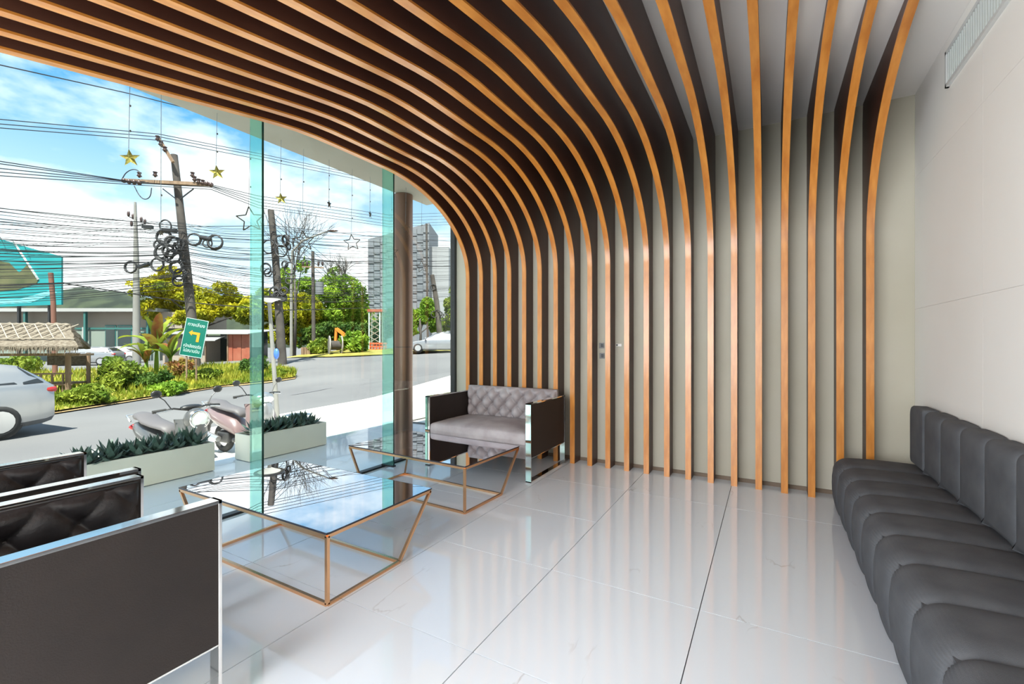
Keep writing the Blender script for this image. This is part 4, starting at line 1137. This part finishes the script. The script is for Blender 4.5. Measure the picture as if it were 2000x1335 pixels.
# ---- long shop building behind the hut
def local_frame(px, d, rz=0.):
    p = at(px, 667, d); z = terrain(p.x, p.y); return p, z
def bld(name, label, cat, d, px0, rz=YAW):
    p, z = local_frame(px0, d); t = thing(name, label, cat, (p.x, p.y, z), rz); kk = d * S / FPX
    return t, (lambda x: (x - px0) * kk), (lambda y: S + (667 - y) * kk - z), kk
t, X_, Z_, kk = bld('shop_building', 'long low shop building with a white roof edge behind the parked cars', 'building', 34, 0)
MB().box(X_(-120), X_(312), 0, 7, -.6, Z_(640)).build('lower_wall', M_greenw, t)
MB().box(X_(-120), X_(355), .05, 7, Z_(640), Z_(608)).build('upper_wall', M_beigew, t)
MB().box(X_(-125), X_(318), -.7, 7.3, Z_(608.5), Z_(602)).build('roof_edge', M_zinc, t)
MB().box(X_(-120), X_(312), -.08, .05, Z_(642.5), Z_(639)).build('fascia_rail', M_teal, t)
for a in (-60, 60, 176, 297): MB().box(X_(a - 2), X_(a + 2), -.6, -.35, -.6, Z_(608)).build('post', M_teal, t)
for (a, b) in ((206, 227), (230, 258)):
    f_ = MB().box(X_(a), X_(b), -.04, .0, -.3, Z_(634)).build('door_frame', M_teal, t); MB().box(X_(a + 1.5), X_(b - 1.5), -.07, -.04, -.3, Z_(636)).build('pane', M_darkglass, f_)
for (a, b) in ((20, 60), (70, 110), (265, 292)):
    f_ = MB().box(X_(a), X_(b), -.04, .0, Z_(672), Z_(648)).build('window_frame', M_teal, t); MB().box(X_(a + 1.5), X_(b - 1.5), -.07, -.04, Z_(670.5), Z_(649.5)).build('pane', M_darkglass, f_)
MB().box(X_(162), X_(173), -.10, 0, Z_(661), Z_(638)).build('wall_box', M_zinc, t)
# ---- shed with red sheets
t, X_, Z_, kk = bld('market_shed', 'low shed with a pale metal roof and rust red sheet walls', 'shed', 27, 400)
q = MB().prism([(0, 0), (0, Z_(650)), (3.5, Z_(640)), (3.5, 0)], X_(395), X_(446), lambda u, v, w_: (w_, u + 2.2, v)); q.build('rear_wall', M_darkglass, t)
MB().prism([(-.5, Z_(652)), (4.2, Z_(641)), (4.2, Z_(640)), (-.5, Z_(650.5))], X_(310), X_(492), lambda u, v, w_: (w_, u, v)).build('roof', M_zinc, t)
for i in range(5):
    a = 446 + i * 8.4; MB().box(X_(a), X_(a + 8), .0 + .03 * (i % 2), .06 + .03 * (i % 2), -.5, Z_(651)).build('wall_sheet', M_rust, t)
MB().prism([(-1.1, Z_(665)), (.1, Z_(656)), (.1, Z_(654.5)), (-1.1, Z_(663.5))], X_(402), X_(438), lambda u, v, w_: (w_, u, v)).build('awning', M_zinc, t)
for a in (402, 445): MB().box(X_(a) - .05, X_(a) + .05, -.05, .05, -.5, Z_(651)).build('post', M_oldwood, t)
MB().box(X_(312), X_(395), .3, 3.6, -.5, Z_(660)).build('side_room', M_beigew, t)
# ---- turquoise hoarding
t, X_, Z_, kk = bld('hoarding', 'large turquoise hoarding with an olive island picture, left edge', 'billboard', 30, 60)
MB().prism([(X_(-60), Z_(600)), (X_(120), Z_(594)), (X_(120), Z_(500)), (X_(60), Z_(484)), (X_(0), Z_(466)), (X_(-60), Z_(452))], 0, .15, lambda u, v, w_: (u, w_, v)).build('printed_panel', M_turq, t)
MB().prism([(X_(-60), Z_(572)), (X_(30), Z_(566)), (X_(72), Z_(553)), (X_(76), Z_(544)), (X_(55), Z_(515)), (X_(38), Z_(532)), (X_(18), Z_(512)), (X_(-60), Z_(500))], -.03, -.002, lambda u, v, w_: (u, w_, v)).build('island_picture', M_isle, t)
MB().prism([(X_(-60), Z_(585)), (X_(40), Z_(583)), (X_(100), Z_(566)), (X_(112), Z_(570)), (X_(60), Z_(590)), (X_(-60), Z_(597))], -.02, -.001, lambda u, v, w_: (u, w_, v)).build('wave_band', mat('pale_turquoise_print', (.15, .62, .70), .6), t)
MB().bar((X_(28), -.05, Z_(472)), (X_(76), -.05, Z_(545)), .10).build('diagonal_strip', M_signw, t)
for a in (-30, 30, 90): MB().box(X_(a) - .08, X_(a) + .08, .2, .4, -1, Z_(500)).build('support_post', M_black, t)
for a in (5, 30, 50): MB().bar((X_(a), 0, Z_(470 + a * .3)), (X_(a + 10), -.6, Z_(463 + a * .3)), .03).build('lamp_bracket', M_black, t)

# ---- grey tower blocks
t, X_, Z_, kk = bld('grey_tower', 'grey clad tower block seen either side of the copper column', 'building', 62, 776)
MB().prism([(X_(718), -2), (X_(838), -2), (X_(838), Z_(434)), (X_(718), Z_(466))], .2, 10, lambda u, v, w_: (u, w_, v)).build('wall', M_block, t)
MB().box(X_(838), X_(872), 3.0, 12, -2, Z_(474)).build('side_wall', M_blockl, t)
for i in range(10):
    for j in range(12):
        a0, a1 = 718.6 + i * 12, 729.8 + i * 12; tp = 466 - (a0 - 718) * .267; b0 = tp + j * 16 + 2; b1 = tp + (j + 1) * 16
        MB().box(X_(a0), X_(a1), 0, .22, Z_(b1), Z_(b0 + 1)).build('cladding_panel', M_block, t)
t2 = None

# ---- cable reel, log, digger arm, lattice mast, barrier
p = ground(655, 692)
t = thing('cable_reel', 'grey wooden cable reel standing on the far verge', 'cable reel', tuple(p), YAW + .5)
for s_, rr in ((-.42, .72), (.42, .72)):
    MB().disc((s_, 0, .70), rr, .07, (1, 0, 0), 24).build('flange', M_reel, t, smooth='auto')
MB().disc((0, 0, .70), .34, .78, (1, 0, 0), 18).build('drum', M_pole, t, smooth='auto')
p = ground(603, 694)
t = thing('wooden_crate', 'dark slatted wooden tub beside the leafy plants', 'crate', tuple(p), YAW)
MB().disc((0, 0, .32), .46, .62, n=14).build('tub', M_oldwood, t, smooth='auto')
for i in range(12):
    a = i * pi / 6; MB().bar((cos(a) * .48, sin(a) * .48, 0), (cos(a) * .48, sin(a) * .48, .66), .09).build('stave', M_oldwood, t)
p = ground(640, 690)
t = thing('digger_arm', 'orange digger arm showing above the plants', 'digger', (p.x - .5, p.y + 2.0, terrain(p.x, p.y)), YAW); kk = 25 * S / FPX
def bx_(a, b): return ((a - 640) * kk, 0, S + (667 - b) * kk - terrain(p.x, p.y))
MB().bar(bx_(652, 668), bx_(640, 648), .30).bar(bx_(640, 648), bx_(624, 636), .26).build('boom', M_orange, t)
MB().bar(bx_(624, 634), bx_(622, 664), .20).build('dipper', M_orange, t)
MB().box(-.2, 1.6, -.5, .5, -.1, .75).build('chassis', M_orange, t, bevel=.08)
t, X_, Z_, kk = bld('lattice_mast', 'short red and white lattice frame beside the second glass fin', 'mast', 29, 732)
for a in (721, 742):
    MB().bar((X_(a), 0, -.6), (X_(a), 0, Z_(606)), .09).build('leg', M_signw, t); MB().bar((X_(a), .7, -.6), (X_(a), .7, Z_(606)), .09).build('leg', M_signw, t)
for i in range(5):
    za, zb = Z_(668 - i * 12), Z_(656 - i * 12); MB().bar((X_(721), 0, za), (X_(742), 0, zb), .05).bar((X_(742), 0, za), (X_(721), 0, zb), .05).build('cross_brace', M_cane, t)
MB().box(X_(718), X_(750), -.1, .8, Z_(608), Z_(603)).build('top_frame', M_rust, t)
t, X_, Z_, kk = bld('road_barrier', 'orange slatted road barrier on the far verge', 'barrier', 27.5, 738)
for zz in (682, 676, 670): MB().bar((X_(722), 0, Z_(zz)), (X_(756), 0, Z_(zz)), .12).build('rail', M_barrier, t)
for a in range(723, 757, 6): MB().bar((X_(a), .05, Z_(686)), (X_(a), .05, Z_(668)), .09).build('post', M_barrier, t)

# ---- patio lamp / pole behind the scooter
b0 = at(543, 795, 7.6); zb = terrain(b0.x, b0.y); tp = at(526, 590, 7.6)
t = thing('lamp_post', 'white slender post with a flat disc top behind the first glass fin', 'lamp post', (b0.x, b0.y, zb)); bb = Vector((b0.x, b0.y, zb)); kk = 7.6 * S / FPX
MB().tube([(0, 0, -.05), tp - bb], [.05, .038], 12).build('post', M_polelight, t, smooth='auto')
c = tp - bb
MB().disc(c + Vector((0, 0, .10)), 27 * kk, .035, n=28).build('disc_top', M_black, t, smooth='auto')
MB().tube([c, c + Vector((0, 0, .05)), c + Vector((0, 0, .085))], [.05, 13 * kk, 21 * kk], 24).build('lamp_bowl', M_white, t, smooth='auto')
MB().ell((.02, -.05, 1.55), (.07, .05, .12), 8, 6).build('blue_tag', mat('blue_enamel', (.05, .15, .5), .4), t, smooth=True)

# ---- scooters
def scooter(label, loc, rz, body, accent, round_light, steer=0., top=1.0):
    """local +x is forward, wheel contact at z=0"""
    t = thing('motor_scooter', label, 'motor scooter', tuple(loc), rz, 'parked motor scooters')
    for x in (0, 1.22):
        wq = MB().torus((x, 0, .235), .185, .052, (0, 1, 0), 24, 8).build('wheel', M_rubber, t, smooth=True)
        MB().disc((x, 0, .235), .145, .035, (0, 1, 0), 18).build('rim', M_rim, wq, smooth='auto')
    # front fork, steering column, fender
    MB().tube([(1.22, .075, .235), (1.06, .075, .62)], .018, 8).tube([(1.22, -.075, .235), (1.06, -.075, .62)], .018, 8).tube([(1.08, 0, .58), (.93, 0, .97)], .028, 8).build('front_fork', M_black, t, smooth='auto')
    fe = MB(); vs = []; fs = []
    for i in range(9):
        a = radians(20 + i * 18)
        for j, yy in enumerate((-.075, -.05, 0, .05, .075)): vs.append((1.22 + cos(a) * (.255 - .02 * (abs(yy) > .06)), yy, .235 + sin(a) * (.255 - .03 * (abs(yy) > .06))))
    for i in range(8):
        for j in range(4): k0 = i * 5 + j; fs.append((k0, k0 + 1, k0 + 6, k0 + 5))
    fe.add(vs, fs).build('front_fender', accent, t, smooth=True)
    # leg shield: curved panel
    m = MB(); vs = []; fs = []
    for i in range(9):
        f = i / 8; z = .26 + .60 * f; xc = 1.00 - .10 * f + .05 * sin(f * pi); hwid = (.13 + .12 * sin(min(1, f * 1.25) * pi * .75)) * (.72 if round_light else 1)
        for j in range(9):
            g = -1 + 2 * j / 8; vs.append((xc + .10 * (1 - g * g) - .03, g * hwid, z))
    n0 = len(vs); vs += [(a - .03, b, c_) for a, b, c_ in vs]
    for i in range(8):
        for j in range(8): k0 = i * 9 + j; fs += [(k0, k0 + 1, k0 + 10, k0 + 9), (n0 + k0, n0 + k0 + 9, n0 + k0 + 10, n0 + k0 + 1)]
    for i in range(8): fs += [(i * 9, i * 9 + 9, n0 + i * 9 + 9, n0 + i * 9), (i * 9 + 8, n0 + i * 9 + 8, n0 + i * 9 + 17, i * 9 + 17)]
    m.add(vs, fs).build('leg_shield', body, t, smooth='auto')
    MB().ell((1.05, 0, .70), (.10, .12, .20), 14, 10).build('front_cowl', accent, t, smooth=True)
    MB().box(.42, .98, -.15, .15, .22, .29).build('floorboard', M_black, t, bevel=.03, seg=3)
    # rear body
    q = MB(); secs = [(.52, .30, .10, .36), (.40, .30, .15, .58), (.15, .36, .165, .66), (-.12, .44, .14, .70), (-.32, .54, .09, .72), (-.42, .62, .04, .70)]; vs = []; fs = []; n = 14
    for (x, zb_, hw_, zt_) in secs:
        for j in range(n):
            a = 2 * pi * j / n; vs.append((x, hw_ * cos(a), (zb_ + zt_) / 2 + (zt_ - zb_) / 2 * sin(a)))
    for i in range(len(secs) - 1):
        for j in range(n): fs.append((i * n + j, i * n + (j + 1) % n, (i + 1) * n + (j + 1) % n, (i + 1) * n + j))
    fs += [tuple(range(n)), tuple((len(secs) - 1) * n + j for j in range(n))]
    q.add(vs, fs).build('rear_body', body, t, smooth=True)
    q = MB(); vs = []; fs = []; secs = [(.50, .64, .07), (.42, .70, .11), (.2, .72, .13), (-.02, .75, .135), (-.14, .80, .13), (-.30, .81, .10), (-.38, .78, .06)]
    for (x, z, hw_) in secs:
        for j in range(n): a = 2 * pi * j / n; vs.append((x, hw_ * cos(a), z + .045 * sin(a)))
    for i in range(len(secs) - 1):
        for j in range(n): fs.append((i * n + j, i * n + (j + 1) % n, (i + 1) * n + (j + 1) % n, (i + 1) * n + j))
    fs += [tuple(range(n)), tuple((len(secs) - 1) * n + j for j in range(n))]
    q.add(vs, fs).build('saddle', M_seatgrey, t, smooth=True)
    MB().tube([(-.30, .12, .74), (-.46, .10, .80), (-.46, -.10, .80), (-.30, -.12, .74)], .013, 7).build('grab_rail', M_rim, t, smooth=True)
    MB().ell((-.42, 0, .64), (.05, .09, .045), 10, 6).build('tail_lamp', M_red, t, smooth=True)
    MB().tube([(.12, -.17, .25), (-.36, -.19, .34)], [.045, .055], 10).build('exhaust', M_rim, t, smooth='auto')
    MB().box(-.02, .30, -.12, .12, .18, .36).build('engine', M_black, t, bevel=.03)
    MB().tube([(-.22, 0, .58), (-.42, 0, .42), (-.46, 0, .30)], [.05, .03, .035], 6).build('mud_guard', M_black, t)
    zbh = .99
    MB().tube([(.86, .36, zbh - .01), (.90, .18, zbh + .01), (.95, 0, zbh - .03), (.90, -.18, zbh + .01), (.86, -.36, zbh - .01)], .012, 8).build('handlebar', M_black, t, smooth=True)
    for sy in (-1, 1):
        MB().tube([(.845, sy * .38, zbh - .012), (.88, sy * .25, zbh)], .02, 8).build('grip', M_rubber, t, smooth='auto')
        MB().tube([(.90, sy * .36, zbh - .02), (.935, sy * .22, zbh)], .006, 5).build('brake_lever', M_rim, t)
        st = MB().tube([(.90, sy * .20, zbh), (.88, sy * .27, zbh + .12), (.87, sy * .33, zbh + .17)], .006, 6).build('mirror_stem', M_black, t)
        MB().ell((.87, sy * .35, zbh + .20), (.018, .060, .045), 12, 8).build('mirror', M_black, st, smooth=True)
    if round_light:
        MB().ell((1.03, 0, .86), (.10, .135, .135), 18, 12).build('headlamp_shell', body, t, smooth=True)
        rg = MB().torus((1.12, 0, .86), .103, .013, (1, 0, .05), 28, 8).build('headlamp_ring', M_chrome, t, smooth=True)
        MB().ell((1.105, 0, .86), (.035, .10, .10), 18, 10).build('headlamp_lens', M_lens, rg, smooth=True)
        MB().ell((.93, 0, 1.0), (.06, .13, .035), 12, 8).build('instrument_cowl', M_black, t, smooth=True)
    else:
        MB().ell((.97, 0, .93), (.13, .17, .10), 16, 10).build('headlamp_shell', accent, t, smooth=True)
        MB().ell((1.07, 0, .92), (.045, .12, .05), 12, 8).build('headlamp_lens', M_lens, t, smooth=True)
    return t
def place_scoot(px, d, fwd, label, *a):
    h = Vector((cos(fwd), sin(fwd), 0)); p = at(px, 667, d); p = p - h * 1.08; p.z = terrain(p.x + h.x * .6, p.y + h.y * .6)
    p.z = terrain(p.x, p.y)
    return scooter(label, p, fwd, *a)
toc = atan2(CS * -1, SN * 1)     # plan direction from the scene towards the viewer
tree('pale green loose tree filling the gap beside the grey transformer', 625, 38, 0, [(600, 600, 30, 40), (640, 600, 35, 40), (680, 620, 40, 40), (715, 640, 30, 40), (580, 650, 30, 30)], 16000, .2, M_leafG, 41)
place_scoot(387, 4.25, radians(2), 'retro motor scooter with a round chrome headlight behind the left planter', M_bikegrey, M_bikegrey, True)
place_scoot(522, 5.35, radians(3), 'mauve and silver motor scooter parked behind the first glass fin', M_bikemauve, M_carsilver, False)
